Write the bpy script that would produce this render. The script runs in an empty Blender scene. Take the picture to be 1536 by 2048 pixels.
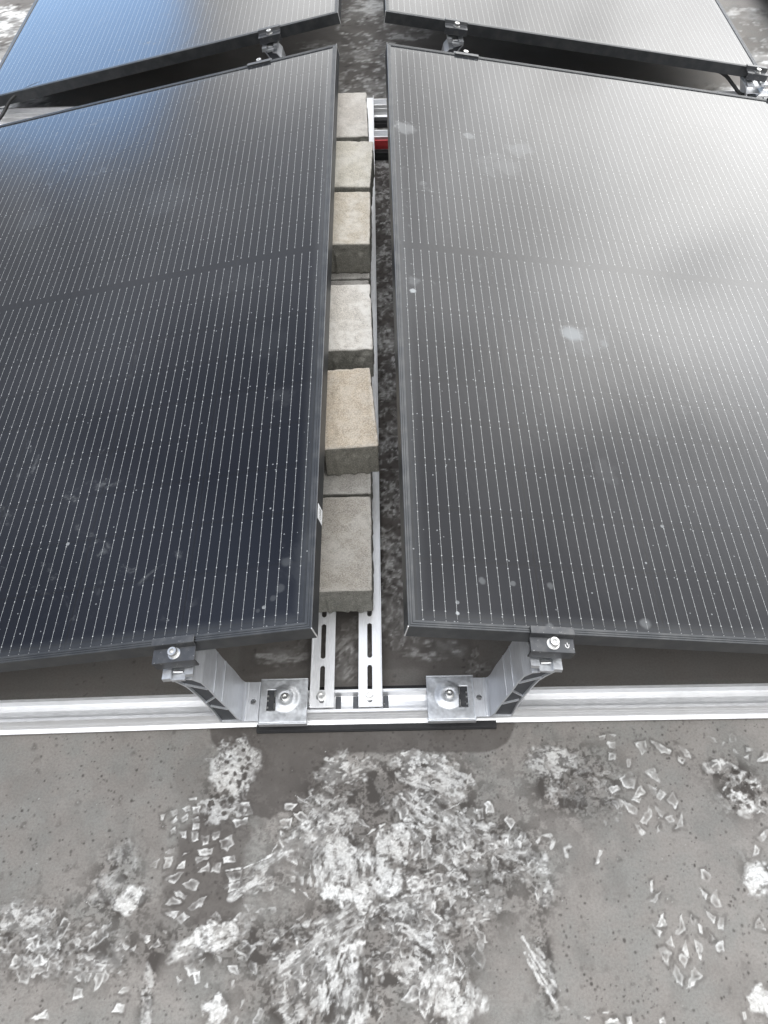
import bpy, bmesh, math, random
import numpy as np
from mathutils import Vector, noise, Matrix
R = math.radians
SC = bpy.context.scene
COL = SC.collection

# ------------------------------------------------------------------ helpers
def link(o):
    COL.objects.link(o); return o

def tag(o, label=None, cat=None, group=None, kind=None):
    if label: o['label'] = label
    if cat: o['category'] = cat
    if group: o['group'] = group
    if kind: o['kind'] = kind
    return o

def thing(name, label, cat, loc=(0, 0, 0), rot=(0, 0, 0), group=None):
    o = bpy.data.objects.new(name, None); link(o)
    o.empty_display_size = .05
    o.location = loc; o.rotation_euler = rot
    return tag(o, label, cat, group)

def obj(name, bm, mat, parent=None, smooth=False, loc=None):
    me = bpy.data.meshes.new(name)
    bm.normal_update(); bm.to_mesh(me); bm.free()
    if isinstance(mat, (list, tuple)):
        for m in mat: me.materials.append(m)
    else:
        me.materials.append(mat)
    if smooth:
        for p in me.polygons: p.use_smooth = True
    o = bpy.data.objects.new(name, me); link(o)
    if parent: o.parent = parent
    if loc: o.location = loc
    return o

def copy_tree(o, parent=None):
    c = o.copy(); link(c)
    if parent: c.parent = parent
    for ch in [x for x in SC.objects if x.parent == o]:
        copy_tree(ch, c)
    return c

def box(bm, x0, x1, y0, y1, z0, z1, bev=0.0, mat=0):
    vs = [bm.verts.new(p) for p in ((x0, y0, z0), (x1, y0, z0), (x1, y1, z0), (x0, y1, z0),
                                    (x0, y0, z1), (x1, y0, z1), (x1, y1, z1), (x0, y1, z1))]
    fs = [bm.faces.new([vs[i] for i in q]) for q in
          ((3, 2, 1, 0), (4, 5, 6, 7), (0, 1, 5, 4), (1, 2, 6, 5), (2, 3, 7, 6), (3, 0, 4, 7))]
    for f in fs: f.material_index = mat
    if bev > 0:
        es = set(e for f in fs for e in f.edges)
        bmesh.ops.bevel(bm, geom=list(es), offset=bev, segments=2, profile=.6, affect='EDGES')
    return fs

def extrude(bm, prof, axis, a0, a1, closed=True, mat=0):
    """prof: list of 2D points; axis 'x' -> (y,z) profile along x; axis 'y' -> (x,z) profile along y."""
    def P(p, a):
        return (a, p[0], p[1]) if axis == 'x' else (p[0], a, p[1])
    A = [bm.verts.new(P(p, a0)) for p in prof]
    B = [bm.verts.new(P(p, a1)) for p in prof]
    n = len(prof)
    for i in range(n if closed else n - 1):
        j = (i + 1) % n
        f = bm.faces.new((A[i], A[j], B[j], B[i])); f.material_index = mat
    if closed:
        bm.faces.new(A[::-1]).material_index = mat
        bm.faces.new(B).material_index = mat

def strip(bm, pts, th, axis, a0, a1):
    """a polyline sheet of thickness th (2D normals), extruded along an axis: a bent metal sheet"""
    n = len(pts); L = []; Rr = []
    for i in range(n):
        d = Vector((0, 0))
        if i > 0: d += (Vector(pts[i]) - Vector(pts[i - 1])).normalized()
        if i < n - 1: d += (Vector(pts[i + 1]) - Vector(pts[i])).normalized()
        d.normalize(); nn = Vector((-d.y, d.x))
        k = 1.0
        if 0 < i < n - 1:
            e = (Vector(pts[i + 1]) - Vector(pts[i])).normalized()
            k = 1.0 / max(.5, abs(nn.dot(Vector((-e.y, e.x)))))
        L.append(tuple(Vector(pts[i]) + nn * th / 2 * k)); Rr.append(tuple(Vector(pts[i]) - nn * th / 2 * k))
    # quads ring by ring so that the section can be concave
    def P(p, a):
        return (a, p[0], p[1]) if axis == 'x' else (p[0], a, p[1])
    V = [[bm.verts.new(P(p, a)) for p in L] + [bm.verts.new(P(p, a)) for p in Rr] for a in (a0, a1)]
    for i in range(n - 1):
        a, b = V
        bm.faces.new((a[i], a[i + 1], b[i + 1], b[i]))
        bm.faces.new((b[n + i], b[n + i + 1], a[n + i + 1], a[n + i]))
        bm.faces.new((a[n + i], a[n + i + 1], a[i + 1], a[i]))
        bm.faces.new((b[i], b[i + 1], b[n + i + 1], b[n + i]))
    for i in (0, n - 1):
        bm.faces.new((V[0][i], V[1][i], V[1][n + i], V[0][n + i]))
    bmesh.ops.recalc_face_normals(bm, faces=bm.faces)

def slot_plate(bm, x0, x1, y0, y1, z1, th, cx, ya, yb, r):
    """plate with one rounded slot through it, centre line x=cx from ya to yb, radius r"""
    pts = []
    def half(cy, a0, a1, yy):
        corner = [math.atan2(yy - cy, x1 - cx), math.atan2(yy - cy, x0 - cx)]
        an = [a0 + (a1 - a0) * i / 10 for i in range(11)]
        for c in corner:
            c2 = c if c >= a0 - 1e-6 else c + 2 * math.pi
            an.append(c2)
        an = sorted(set(round(t, 5) for t in an if a0 - 1e-4 <= t <= a1 + 1e-4))
        for t in an:
            d = Vector((math.cos(t), math.sin(t)))
            k = 1e9
            if abs(d.x) > 1e-6: k = min(k, ((x1 if d.x > 0 else x0) - cx) / d.x)
            if abs(d.y) > 1e-4 and (yy - cy) / d.y > 0: k = min(k, (yy - cy) / d.y)
            pts.append(((cx + d.x * r, cy + d.y * r), (cx + d.x * k, cy + d.y * k)))
    half(yb, 0, math.pi, y1)
    half(ya, math.pi, 2 * math.pi, y0)
    n = len(pts)
    ti = [bm.verts.new((*p[0], z1)) for p in pts]; to = [bm.verts.new((*p[1], z1)) for p in pts]
    bi = [bm.verts.new((*p[0], z1 - th)) for p in pts]; bo = [bm.verts.new((*p[1], z1 - th)) for p in pts]
    for i in range(n):
        j = (i + 1) % n
        bm.faces.new((ti[i], to[i], to[j], ti[j]))
        bm.faces.new((bi[j], bo[j], bo[i], bi[i]))
        bm.faces.new((ti[j], bi[j], bi[i], ti[i]))
        bm.faces.new((to[i], bo[i], bo[j], to[j]))

def cyl(bm, c, r0, r1, z0, z1, n=24, cap=True, top=True):
    A = [bm.verts.new((c[0] + r0 * math.cos(t), c[1] + r0 * math.sin(t), z0)) for t in [2 * math.pi * i / n for i in range(n)]]
    B = [bm.verts.new((c[0] + r1 * math.cos(t), c[1] + r1 * math.sin(t), z1)) for t in [2 * math.pi * i / n for i in range(n)]]
    for i in range(n):
        j = (i + 1) % n
        bm.faces.new((A[i], A[j], B[j], B[i]))
    return A, B

def cap_bolt(name, parent, loc, r=.0065, h=.008, rot=(0, 0, 0), washer=True):
    """socket cap screw: knurled head with a hexagonal recess, on a thin washer"""
    bm = bmesh.new(); n = 36
    def ring(rad, z, hexa=False, knurl=0):
        vs = []
        for i in range(n):
            t = 2 * math.pi * i / n
            q = rad
            if hexa:
                a = (t % (math.pi / 3)) - math.pi / 6
                q = rad * math.cos(math.pi / 6) / math.cos(a)
            if knurl and i % 2: q -= knurl
            vs.append(bm.verts.new((q * math.cos(t), q * math.sin(t), z)))
        return vs
    rings = []
    if washer:
        rings += [ring(r * 1.32, 0), ring(r * 1.32, .0014), ring(r * 1.02, .0015)]
    rings += [ring(r, .0015, knurl=r * .04), ring(r, h * .86, knurl=r * .04), ring(r * .92, h), ring(r * .56, h, True), ring(r * .52, h * .92, True), ring(r * .5, h * .42, True)]
    for a, b in zip(rings, rings[1:]):
        for i in range(n):
            j = (i + 1) % n
            bm.faces.new((a[i], a[j], b[j], b[i]))
    bm.faces.new(rings[-1])
    o = obj(name, bm, M['steel'], parent, loc=loc)
    o.rotation_euler = rot
    return o

# ------------------------------------------------------------------ node helpers
class NT:
    def __init__(s, tree):
        s.t = tree; s.n = tree.nodes; s.l = tree.links
    def new(s, typ, **kw):
        nd = s.n.new(typ)
        for k, v in kw.items(): setattr(nd, k, v)
        return nd
    def put(s, sock, v):
        if v is None: return
        if isinstance(v, bpy.types.NodeSocket): s.l.new(v, sock)
        else:
            try: sock.default_value = v
            except Exception:
                sock.default_value = tuple(v) + (1,) if len(v) == 3 else v
    def math(s, op, a, b=None, c=None, clamp=False):
        nd = s.new('ShaderNodeMath', operation=op, use_clamp=clamp)
        for i, v in enumerate((a, b, c)):
            if v is not None: s.put(nd.inputs[i], v)
        return nd.outputs[0]
    def vmath(s, op, a, b=None):
        nd = s.new('ShaderNodeVectorMath', operation=op)
        s.put(nd.inputs[0], a)
        if b is not None: s.put(nd.inputs[1], b)
        return nd.outputs['Value'] if op in ('DOT_PRODUCT', 'LENGTH', 'DISTANCE') else nd.outputs[0]
    def mix(s, f, a, b, typ='RGBA', blend='MIX'):
        nd = s.new('ShaderNodeMix', data_type=typ)
        if typ == 'RGBA':
            nd.blend_type = blend
            s.put(nd.inputs[0], f); s.put(nd.inputs[6], a); s.put(nd.inputs[7], b); return nd.outputs[2]
        s.put(nd.inputs[0], f); s.put(nd.inputs[2], a); s.put(nd.inputs[3], b); return nd.outputs[0]
    def noise(s, vec, scale, detail=2, rough=.5, dist=0, out='Fac', dim='3D'):
        nd = s.new('ShaderNodeTexNoise', noise_dimensions=dim)
        s.put(nd.inputs['Vector'], vec); nd.inputs['Scale'].default_value = scale
        nd.inputs['Detail'].default_value = detail; nd.inputs['Roughness'].default_value = rough
        nd.inputs['Distortion'].default_value = dist
        return nd.outputs[out]
    def voro(s, vec, scale, feature='F1', out='Distance', rnd=1):
        nd = s.new('ShaderNodeTexVoronoi', feature=feature)
        s.put(nd.inputs['Vector'], vec); nd.inputs['Scale'].default_value = scale
        nd.inputs['Randomness'].default_value = rnd
        return nd.outputs[out]
    def ramp(s, v, lo, hi, a=0.0, b=1.0, smooth=True):
        nd = s.new('ShaderNodeMapRange', interpolation_type='SMOOTHSTEP' if smooth else 'LINEAR')
        s.put(nd.inputs[0], v); nd.inputs[1].default_value = lo; nd.inputs[2].default_value = hi
        nd.inputs[3].default_value = a; nd.inputs[4].default_value = b
        return nd.outputs[0]
    def sep(s, v):
        nd = s.new('ShaderNodeSeparateXYZ'); s.put(nd.inputs[0], v); return nd.outputs
    def comb(s, x, y, z):
        nd = s.new('ShaderNodeCombineXYZ')
        for i, v in enumerate((x, y, z)): s.put(nd.inputs[i], v)
        return nd.outputs[0]
    def bump(s, h, dist, strength=1):
        nd = s.new('ShaderNodeBump'); nd.inputs['Strength'].default_value = strength
        nd.inputs['Distance'].default_value = dist; s.put(nd.inputs['Height'], h); return nd.outputs[0]

M = {}
def material(name):
    m = bpy.data.materials.new(name); m.use_nodes = True
    t = NT(m.node_tree); bs = t.n['Principled BSDF']
    M[name] = m
    return m, t, bs

def objco(t):
    return t.new('ShaderNodeTexCoord').outputs['Object']

# ------------------------------------------------------------------ materials
def mk_alu(name, col=(.80, .81, .83), rough=.36, axis=0, metal=.85, dirt=.35):
    m, t, b = material(name)
    co = objco(t)
    sc = [60, 900, 900] if axis == 0 else ([900, 60, 900] if axis == 1 else [200, 200, 200])
    mp = t.vmath('MULTIPLY', co, tuple(sc))
    n1 = t.noise(mp, 1.0, 3, .6)
    n2 = t.noise(co, 22, 4, .6)
    n3 = t.noise(co, 140, 3, .6)
    scr = t.ramp(n1, .35, .7)
    d = t.math('MULTIPLY', t.ramp(n2, .48, .75), dirt)
    c = t.mix(scr, tuple(x * .88 for x in col) + (1,), col + (1,))
    c = t.mix(d, c, (.42, .42, .42, 1))
    t.put(b.inputs['Base Color'], c)
    b.inputs['Metallic'].default_value = metal
    r = t.math('ADD', t.math('MULTIPLY', scr, .12), rough - .05)
    r = t.math('ADD', r, t.math('MULTIPLY', n3, .1))
    t.put(b.inputs['Roughness'], r)
    t.put(b.inputs['Normal'], t.bump(n1, .0002, .35))
    return m
mk_alu('alu_x', col=(.93,.935,.95), axis=0, dirt=.15, metal=.6)
mk_alu('alu_y', col=(.9,.905,.92), axis=1, dirt=.2, metal=.65)
mk_alu('alu_cast', col=(.82, .84, .88), rough=.36, axis=1, dirt=.15, metal=.7)
mk_alu('alu_plate', col=(.74, .76, .79), rough=.38, axis=2, dirt=.6)
mk_alu('steel', col=(.78, .78, .77), rough=.28, axis=2, metal=1.0, dirt=.1)
mk_alu('bare_edge', col=(.9, .9, .9), rough=.4, axis=2, metal=.7, dirt=.1)

m, t, b = material('anodised_black')
co = objco(t)
n = t.noise(co, 30, 4, .6)
c = t.mix(t.ramp(n, .35, .7), (.075, .079, .085, 1), (.11, .113, .116, 1))
t.put(b.inputs['Base Color'], c); b.inputs['Metallic'].default_value = .75
t.put(b.inputs['Roughness'], t.math('ADD', t.math('MULTIPLY', n, .15), .33))

m, t, b = material('clamp_black')
co = objco(t)
n = t.noise(co, 60, 4, .6); n2 = t.noise(t.vmath('MULTIPLY', co, (90, 900, 900)), 1, 2)
c = t.mix(t.ramp(n, .4, .7), (.09, .093, .1, 1), (.13, .132, .135, 1))
c = t.mix(t.math('MULTIPLY', t.ramp(t.noise(co, 190, 2), .68, .74), .6), c, (.45, .45, .45, 1))
t.put(b.inputs['Base Color'], c); b.inputs['Metallic'].default_value = .7
t.put(b.inputs['Roughness'], t.math('ADD', t.math('MULTIPLY', n2, .15), .33))

m, t, b = material('hollow_shade')  # dark tone painted in for the shade inside the hollow arch
co = objco(t); n = t.noise(co, 90, 4, .6)
t.put(b.inputs['Base Color'], t.mix(n, (.045, .048, .055, 1), (.085, .09, .10, 1))); b.inputs['Roughness'].default_value = .6

m, t, b = material('rubber')
co = objco(t); n = t.noise(co, 120, 4, .65)
t.put(b.inputs['Base Color'], t.mix(n, (.012, .012, .013, 1), (.04, .04, .042, 1)))
b.inputs['Roughness'].default_value = .8
t.put(b.inputs['Normal'], t.bump(n, .001, .6))

m, t, b = material('cable_black')
n = t.noise(objco(t), 80, 2)
t.put(b.inputs['Base Color'], t.mix(n, (.012, .012, .013, 1), (.03, .03, .03, 1))); b.inputs['Roughness'].default_value = .5

m, t, b = material('red_paint')
co = objco(t); n = t.noise(co, 60, 3)
t.put(b.inputs['Base Color'], t.mix(n, (.42, .025, .03, 1), (.6, .06, .065, 1))); b.inputs['Roughness'].default_value = .35

m, t, b = material('sticker_paper')
co = objco(t); x, y, z = t.sep(co)
bars = t.math('GREATER_THAN', t.noise(t.vmath('MULTIPLY', co, (0, 900, 0)), 1, 0), .5)
ins = t.math('MULTIPLY', t.math('LESS_THAN', t.math('ABSOLUTE', z), .0045), t.math('LESS_THAN', t.math('ABSOLUTE', y), .0095))
t.put(b.inputs['Base Color'], t.mix(t.math('MULTIPLY', bars, ins), (.78, .79, .8, 1), (.05, .05, .05, 1)))
b.inputs['Roughness'].default_value = .5

# --- concrete pavers (tint from the object's own colour, alpha = how much pale bloom)
def mk_brick(name, side):
    m, t, b = material(name)
    co = objco(t)
    oi = t.new('ShaderNodeObjectInfo')
    seed = t.math('MULTIPLY', oi.outputs['Random'], 37.0)
    p = t.vmath('ADD', co, t.comb(seed, seed, seed))
    g1 = t.noise(p, 420, 3, .7); g2 = t.noise(p, 60, 4, .6); g3 = t.noise(p, 17, 4, .6); g4 = t.noise(p, 900, 1)
    tint = oi.outputs['Color']
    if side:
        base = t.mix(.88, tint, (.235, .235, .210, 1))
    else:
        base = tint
    c = t.mix(t.ramp(g1, .3, .72), t.mix(1.0, base, (.55, .55, .55, 1), blend='MULTIPLY'), t.mix(1.0, base, (1.22, 1.21, 1.19, 1), blend='MULTIPLY'))
    c = t.mix(t.math('MULTIPLY', t.ramp(g2, .35, .7), .25), c, t.mix(1.0, base, (1.22, 1.2, 1.15, 1), blend='MULTIPLY'))
    vor = t.voro(p, 330)
    c = t.mix(t.math('MULTIPLY', t.math('LESS_THAN', vor, .16), .5), c, (.12, .11, .1, 1))
    vor2 = t.voro(t.vmath('ADD', p, (3.1, 1.7, 5.2)), 260)
    c = t.mix(t.math('MULTIPLY', t.math('LESS_THAN', vor2, .18), .55), c, (.6, .58, .53, 1))
    # pale lime bloom
    x, y, z = t.sep(co)
    w = t.math('ADD', t.math('MULTIPLY', g3, .72), t.math('MULTIPLY', g2, .28))
    wf = t.math('MULTIPLY', t.ramp(w, .44, .60), oi.outputs['Alpha'])
    edge = t.math('MAXIMUM', t.ramp(t.math('ABSOLUTE', x), .040, .0485), t.ramp(t.math('ABSOLUTE', y), .090, .0985))
    if not side:
        wf = t.math('MAXIMUM', wf, t.math('MULTIPLY', t.math('MULTIPLY', edge, t.ramp(g2, .3, .62)), .55))
    else:
        wf = t.math('MULTIPLY', wf, .25)
    c = t.mix(t.math('MULTIPLY', wf, .78), c, (.66, .64, .60, 1))
    t.put(b.inputs['Base Color'], c)
    b.inputs['Roughness'].default_value = .92
    h = t.math('ADD', t.math('MULTIPLY', g1, .6), t.math('MULTIPLY', g2, .5))
    h = t.math('ADD', h, t.math('MULTIPLY', t.ramp(t.voro(p, 170), .05, .3), .5))
    t.put(b.inputs['Normal'], t.bump(h, .0016 if side else .0009, .8))
mk_brick('paver_top', False); mk_brick('paver_side', True)

# --- roof membrane
m, t, b = material('membrane')
co = objco(t)
def attr(nm):
    a = t.new('ShaderNodeAttribute'); a.attribute_name = nm; return a.outputs['Fac']
mud, dark, wet = attr('mud'), attr('dark'), attr('wet')  # wet holds real damp and the painted shade under panels and in the gap
big = t.noise(co, 2.3, 5, .6); mid = t.noise(co, 14, 5, .62); fine = t.noise(co, 260, 3, .7); vf = t.noise(co, 800, 2, .6)
c = t.mix(t.ramp(big, .3, .7), (.222, .206, .190, 1), (.312, .293, .274, 1))
c = t.mix(t.math('MULTIPLY', t.ramp(mid, .38, .68), .6), c, (.232, .236, .224, 1))
c = t.mix(t.math('MULTIPLY', t.ramp(fine, .35, .7), .62), c, t.mix(1.0, c, (.72, .71, .7, 1), blend='MULTIPLY'))
c = t.mix(t.math('MULTIPLY', t.ramp(vf, .60, .72), .55), c, (.40, .39, .38, 1))
c = t.mix(wet, c, t.mix(t.ramp(mid, .3, .7), (.080, .070, .063, 1), (.110, .098, .090, 1)))  # damp round the pad, and painted shade under panels and in the gap
c = t.mix(dark, c, (.040, .034, .030, 1))
mu = t.math('MULTIPLY', mud, t.math('ADD', t.math('MULTIPLY', t.ramp(fine, .28, .66), .35), .72), clamp=True)
c = t.mix(mu, c, t.mix(t.ramp(mid, .3, .7), (.70, .69, .665, 1), (.80, .80, .79, 1)))
t.put(b.inputs['Base Color'], c)
b.inputs['Specular IOR Level'].default_value = .3
r = t.math('SUBTRACT', .82, t.math('MULTIPLY', wet, .22))
t.put(b.inputs['Roughness'], r)
hh = t.math('ADD', t.math('MULTIPLY', mud, 1.0), t.math('ADD', t.math('MULTIPLY', fine, .5), t.math('MULTIPLY', vf, .25)))
t.put(b.inputs['Normal'], t.bump(hh, .0007, .8))
# --- solar cells under glass; panel coordinates: |x| down the slope from the ridge edge, y along the ridge
PW, PL = 1.134, 1.722
CP, WP, RP = .1845, .01668, .0927
MX, MY = .0137, .0205
def mk_glass(name, blobs, haze, specks):
    m, t, b = material(name)
    co = objco(t); x, y, z = t.sep(co)
    s = t.math('ABSOLUTE', x)
    u = t.math('DIVIDE', t.math('SUBTRACT', s, MX), CP)
    uc = t.math('MULTIPLY', t.math('FRACT', u), CP)
    inx = t.math('MULTIPLY', t.math('GREATER_THAN', u, 0.0), t.math('LESS_THAN', u, 6.0))
    uw = t.math('DIVIDE', uc, WP)
    fw = t.math('ABSOLUTE', t.math('SUBTRACT', t.math('FRACT', uw), .5))
    wd = t.math('MULTIPLY', fw, WP)                       # distance to the nearest wire
    inx = t.math('MULTIPLY', inx, t.math('LESS_THAN', uw, 11.0))
    v = t.math('SUBTRACT', t.math('MINIMUM', y, t.math('SUBTRACT', PL, y)), MY)
    k = t.math('DIVIDE', v, RP)
    kr = t.math('ROUND', k)
    vd = t.math('MULTIPLY', t.math('ABSOLUTE', t.math('SUBTRACT', k, kr)), RP)   # distance to a cell boundary
    pair = t.math('LESS_THAN', vd, .0077)
    endz = t.math('LESS_THAN', k, .5); mid = t.math('GREATER_THAN', k, 8.5)
    full = t.math('LESS_THAN', wd, .00023)
    thin = t.math('LESS_THAN', wd, .00013)
    lim = t.math('MULTIPLY', t.math('GREATER_THAN', v, -.0045), t.math('SUBTRACT', 1.0, t.math('MULTIPLY', mid, pair)))
    wire = t.math('ADD', t.math('MULTIPLY', full, t.math('SUBTRACT', 1.0, pair)), t.math('MULTIPLY', thin, pair), clamp=True)
    wire = t.math('MULTIPLY', t.math('MULTIPLY', wire, lim), inx)
    dd = t.math('ABSOLUTE', t.math('SUBTRACT', vd, .0077))
    dot = t.math('MULTIPLY', t.math('LESS_THAN', t.math('ADD', t.math('MULTIPLY', dd, .8), wd), .00112), inx)
    dot = t.math('MULTIPLY', dot, t.math('GREATER_THAN', v, -.001))
    # tiny pads along the wire, fingers, cell outlines
    tp = t.math('ABSOLUTE', t.math('SUBTRACT', t.math('FRACT', t.math('DIVIDE', v, .0155)), .5))
    pads = t.math('MULTIPLY', t.math('MULTIPLY', t.math('LESS_THAN', tp, .035), t.math('LESS_THAN', wd, .0007)), inx)
    fing = t.math('LESS_THAN', t.math('FRACT', t.math('DIVIDE', v, .0017)), .25)
    colgap = t.math('LESS_THAN', t.math('ABSOLUTE', t.math('SUBTRACT', t.math('FRACT', t.math('ADD', u, .5)), .5)), .009)
    rowgap = t.math('LESS_THAN', vd, .0011)
    cell = t.new('ShaderNodeTexWhiteNoise', noise_dimensions='2D')
    t.put(cell.inputs['Vector'], t.comb(t.math('FLOOR', u), t.math('FLOOR', t.math('DIVIDE', t.math('SUBTRACT', y, MY), RP)), 0))
    c = t.mix(cell.outputs['Value'], (.0040, .0052, .0095, 1), (.0065, .0075, .0120, 1))
    hatch = t.math('GREATER_THAN', t.noise(t.vmath('MULTIPLY', co, (1400, 60, 0)), 1, 1), .52)
    nearcol = t.ramp(t.math('MULTIPLY', t.math('ABSOLUTE', t.math('SUBTRACT', t.math('FRACT', t.math('ADD', u, .5)), .5)), CP), .0, .0075, 1, 0)
    c = t.mix(t.math('MULTIPLY', t.math('MULTIPLY', hatch, nearcol), .4), c, (.022, .025, .033, 1))
    c = t.mix(t.math('MULTIPLY', fing, .25), c, (.013, .015, .02, 1))
    c = t.mix(t.math('MULTIPLY', t.math('MAXIMUM', colgap, rowgap), .6), c, (.005, .005, .006, 1))
    lines = t.math('MAXIMUM', t.math('MAXIMUM', wire, dot), t.math('MULTIPLY', pads, .7), clamp=True)
    # dust, smears, drips, specks
    n1 = t.noise(co, 2.2, 5, .6, .4); n2 = t.noise(t.vmath('MULTIPLY', co, (9, 3.2, 0)), 1.5, 5, .65, .6); n3 = t.noise(co, 55, 3, .6)
    n4 = t.noise(co, 11, 5, .7, 1.2)
    dust = t.math('ADD', t.math('MULTIPLY', t.ramp(n1, .35, .75), haze), t.math('MULTIPLY', t.ramp(n2, .56, .8), haze * 1.6))
    streak = t.math('MULTIPLY', t.math('MULTIPLY', t.ramp(n4, .57, .70), t.ramp(n3, .40, .66)), t.ramp(t.noise(co, 1.7, 2), .48, .62))
    dust = t.math('ADD', dust, t.math('MULTIPLY', streak, .24))
    edge = t.math('MINIMUM', t.math('MINIMUM', s, t.math('SUBTRACT', PW, s)), t.math('MINIMUM', y, t.math('SUBTRACT', PL, y)))
    dust = t.math('ADD', dust, t.math('MULTIPLY', t.ramp(edge, .012, .035, 1, 0), t.math('ADD', t.math('MULTIPLY', n2, .12), .01)))
    vo = t.new('ShaderNodeTexVoronoi', feature='F1'); vo.inputs['Scale'].default_value = 26
    t.put(vo.inputs['Vector'], t.comb(s, y, 0))
    rad = t.math('MULTIPLY', t.math('POWER', t.sep(vo.outputs['Color'])[0], 3), .10)
    keep = t.math('LESS_THAN', t.sep(vo.outputs['Color'])[1], specks)
    sp = t.math('MULTIPLY', t.math('LESS_THAN', vo.outputs['Distance'], rad), keep)
    dust = t.math('ADD', dust, t.math('MULTIPLY', t.math('MULTIPLY', sp, t.ramp(n3, .3, .6)), .55))
    vo2 = t.new('ShaderNodeTexVoronoi', feature='F1'); vo2.inputs['Scale'].default_value = 85
    t.put(vo2.inputs['Vector'], t.comb(s, y, 0))
    sp2 = t.math('MULTIPLY', t.math('LESS_THAN', vo2.outputs['Distance'], .11), t.math('LESS_THAN', t.sep(vo2.outputs['Color'])[1], specks * .35))
    dust = t.math('ADD', dust, t.math('MULTIPLY', sp2, .5))
    for (bs_, by_, br, bn, ba) in blobs:
        d = t.vmath('DISTANCE', t.comb(s, y, 0), (bs_, by_, 0))
        d = t.math('ADD', d, t.math('MULTIPLY', t.math('SUBTRACT', n3 if br < .02 else t.math('ADD', t.math('MULTIPLY', n4, .75), t.math('MULTIPLY', n3, .25)), .5), br * bn * (1 if br < .02 else 2.4)))
        dust = t.math('ADD', dust, t.math('MULTIPLY', t.ramp(d, br * .45, br, 1, 0), ba))
    dust = t.math('MINIMUM', dust, .95)
    c = t.mix(t.math('MULTIPLY', dust, .85), c, (.42, .44, .45, 1))
    c = t.mix(t.math('MULTIPLY', lines, t.math('SUBTRACT', 1.0, t.math('MULTIPLY', dust, .6))), c, (.42, .43, .43, 1))
    t.put(b.inputs['Base Color'], c)
    b.inputs['IOR'].default_value = 1.45
    t.put(b.inputs['Roughness'], t.math('ADD', t.math('MULTIPLY', dust, .6), t.math('ADD', .09, t.math('MULTIPLY', n1, .05))))
    t.put(b.inputs['Normal'], t.bump(n2, .0016, .18))
    return m
BL = [(.0444, .1157, .011, .8, .10), (.0508, .0716, .008, 1.4, .10), (.0612, .0565, .006, 1.0, .09), (.0825, .039, .004, 1, .08),
      (.0768, .218, .002, .3, .6), (.19, .80, .05, 1.8, .015), (.40, 1.15, .07, 1.8, .025), (.0079, .12, .05, 1.2, .03), (.1041, .591, .05, 1.8, .015),
      (.0761, .4587, .03, 1.7, .03), (.75, 1.2, .05, 1.7, .03)]
BR = [(.3407, .6438, .028, .6, .55), (.36, .62, .05, 1.4, .06), (.4047, .6251, .013, 1.5, .20), (.3549, .0264, .011, .7, .20), (.0349, .7192, .0085, 1.5, .9), (.0371, .7493, .02, 1.7, .16),
      (.073, .026, .0035, .6, .95), (.1923, 1.312, .017, 1.3, .30), (.3156, 1.2865, .035, 1.6, .14), (.0427, 1.3085, .03, 1.5, .22), (.257, 1.1986, .05, 1.7, .08),
      (.1137, .0817, .008, 1.6, .2), (.2165, .0801, .007, 1.6, .16), (.16, .08, .005, 1.6, .2), (.2063, .010, .008, 1.4, .18), (.3407, .3085, .03, 1.8, .035), (.4595, .4214, .03, 1.8, .02),
      (.07, 1.09, .012, 1.2, .12)]
mk_glass('cells_left', BL, .002, .30)
mk_glass('cells_right', BR, .004, .42)
mk_glass('cells_far_left', [], .008, .15)
mk_glass('cells_far_right', [], .008, .15)

# ------------------------------------------------------------------ roof surface with dried muddy prints
rng = np.random.default_rng(11)
TAB = rng.random((256, 256)).astype(np.float32)
def vn(X, Y, sc, seed=0):
    x = X / sc + seed * 17.31 + 500; y = Y / sc + seed * 9.77 + 500
    xi = np.floor(x).astype(int); yi = np.floor(y).astype(int)
    fx = (x - xi).astype(np.float32); fy = (y - yi).astype(np.float32)
    fx = fx * fx * (3 - 2 * fx); fy = fy * fy * (3 - 2 * fy)
    a = TAB[xi & 255, yi & 255]; b2 = TAB[(xi + 1) & 255, yi & 255]; c2 = TAB[xi & 255, (yi + 1) & 255]; d2 = TAB[(xi + 1) & 255, (yi + 1) & 255]
    return (a * (1 - fx) + b2 * fx) * (1 - fy) + (c2 * (1 - fx) + d2 * fx) * fy
def fb(X, Y, sc, seed=0, o=3):
    r = 0; w = .5; tot = 0
    for i in range(o):
        r = r + w * vn(X, Y, sc / 2 ** i, seed + i * 3); tot += w; w *= .55
    return r / tot
def ss(x, a, b2):
    q = np.clip((x - a) / (b2 - a), 0, 1); return q * q * (3 - 2 * q)

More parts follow.
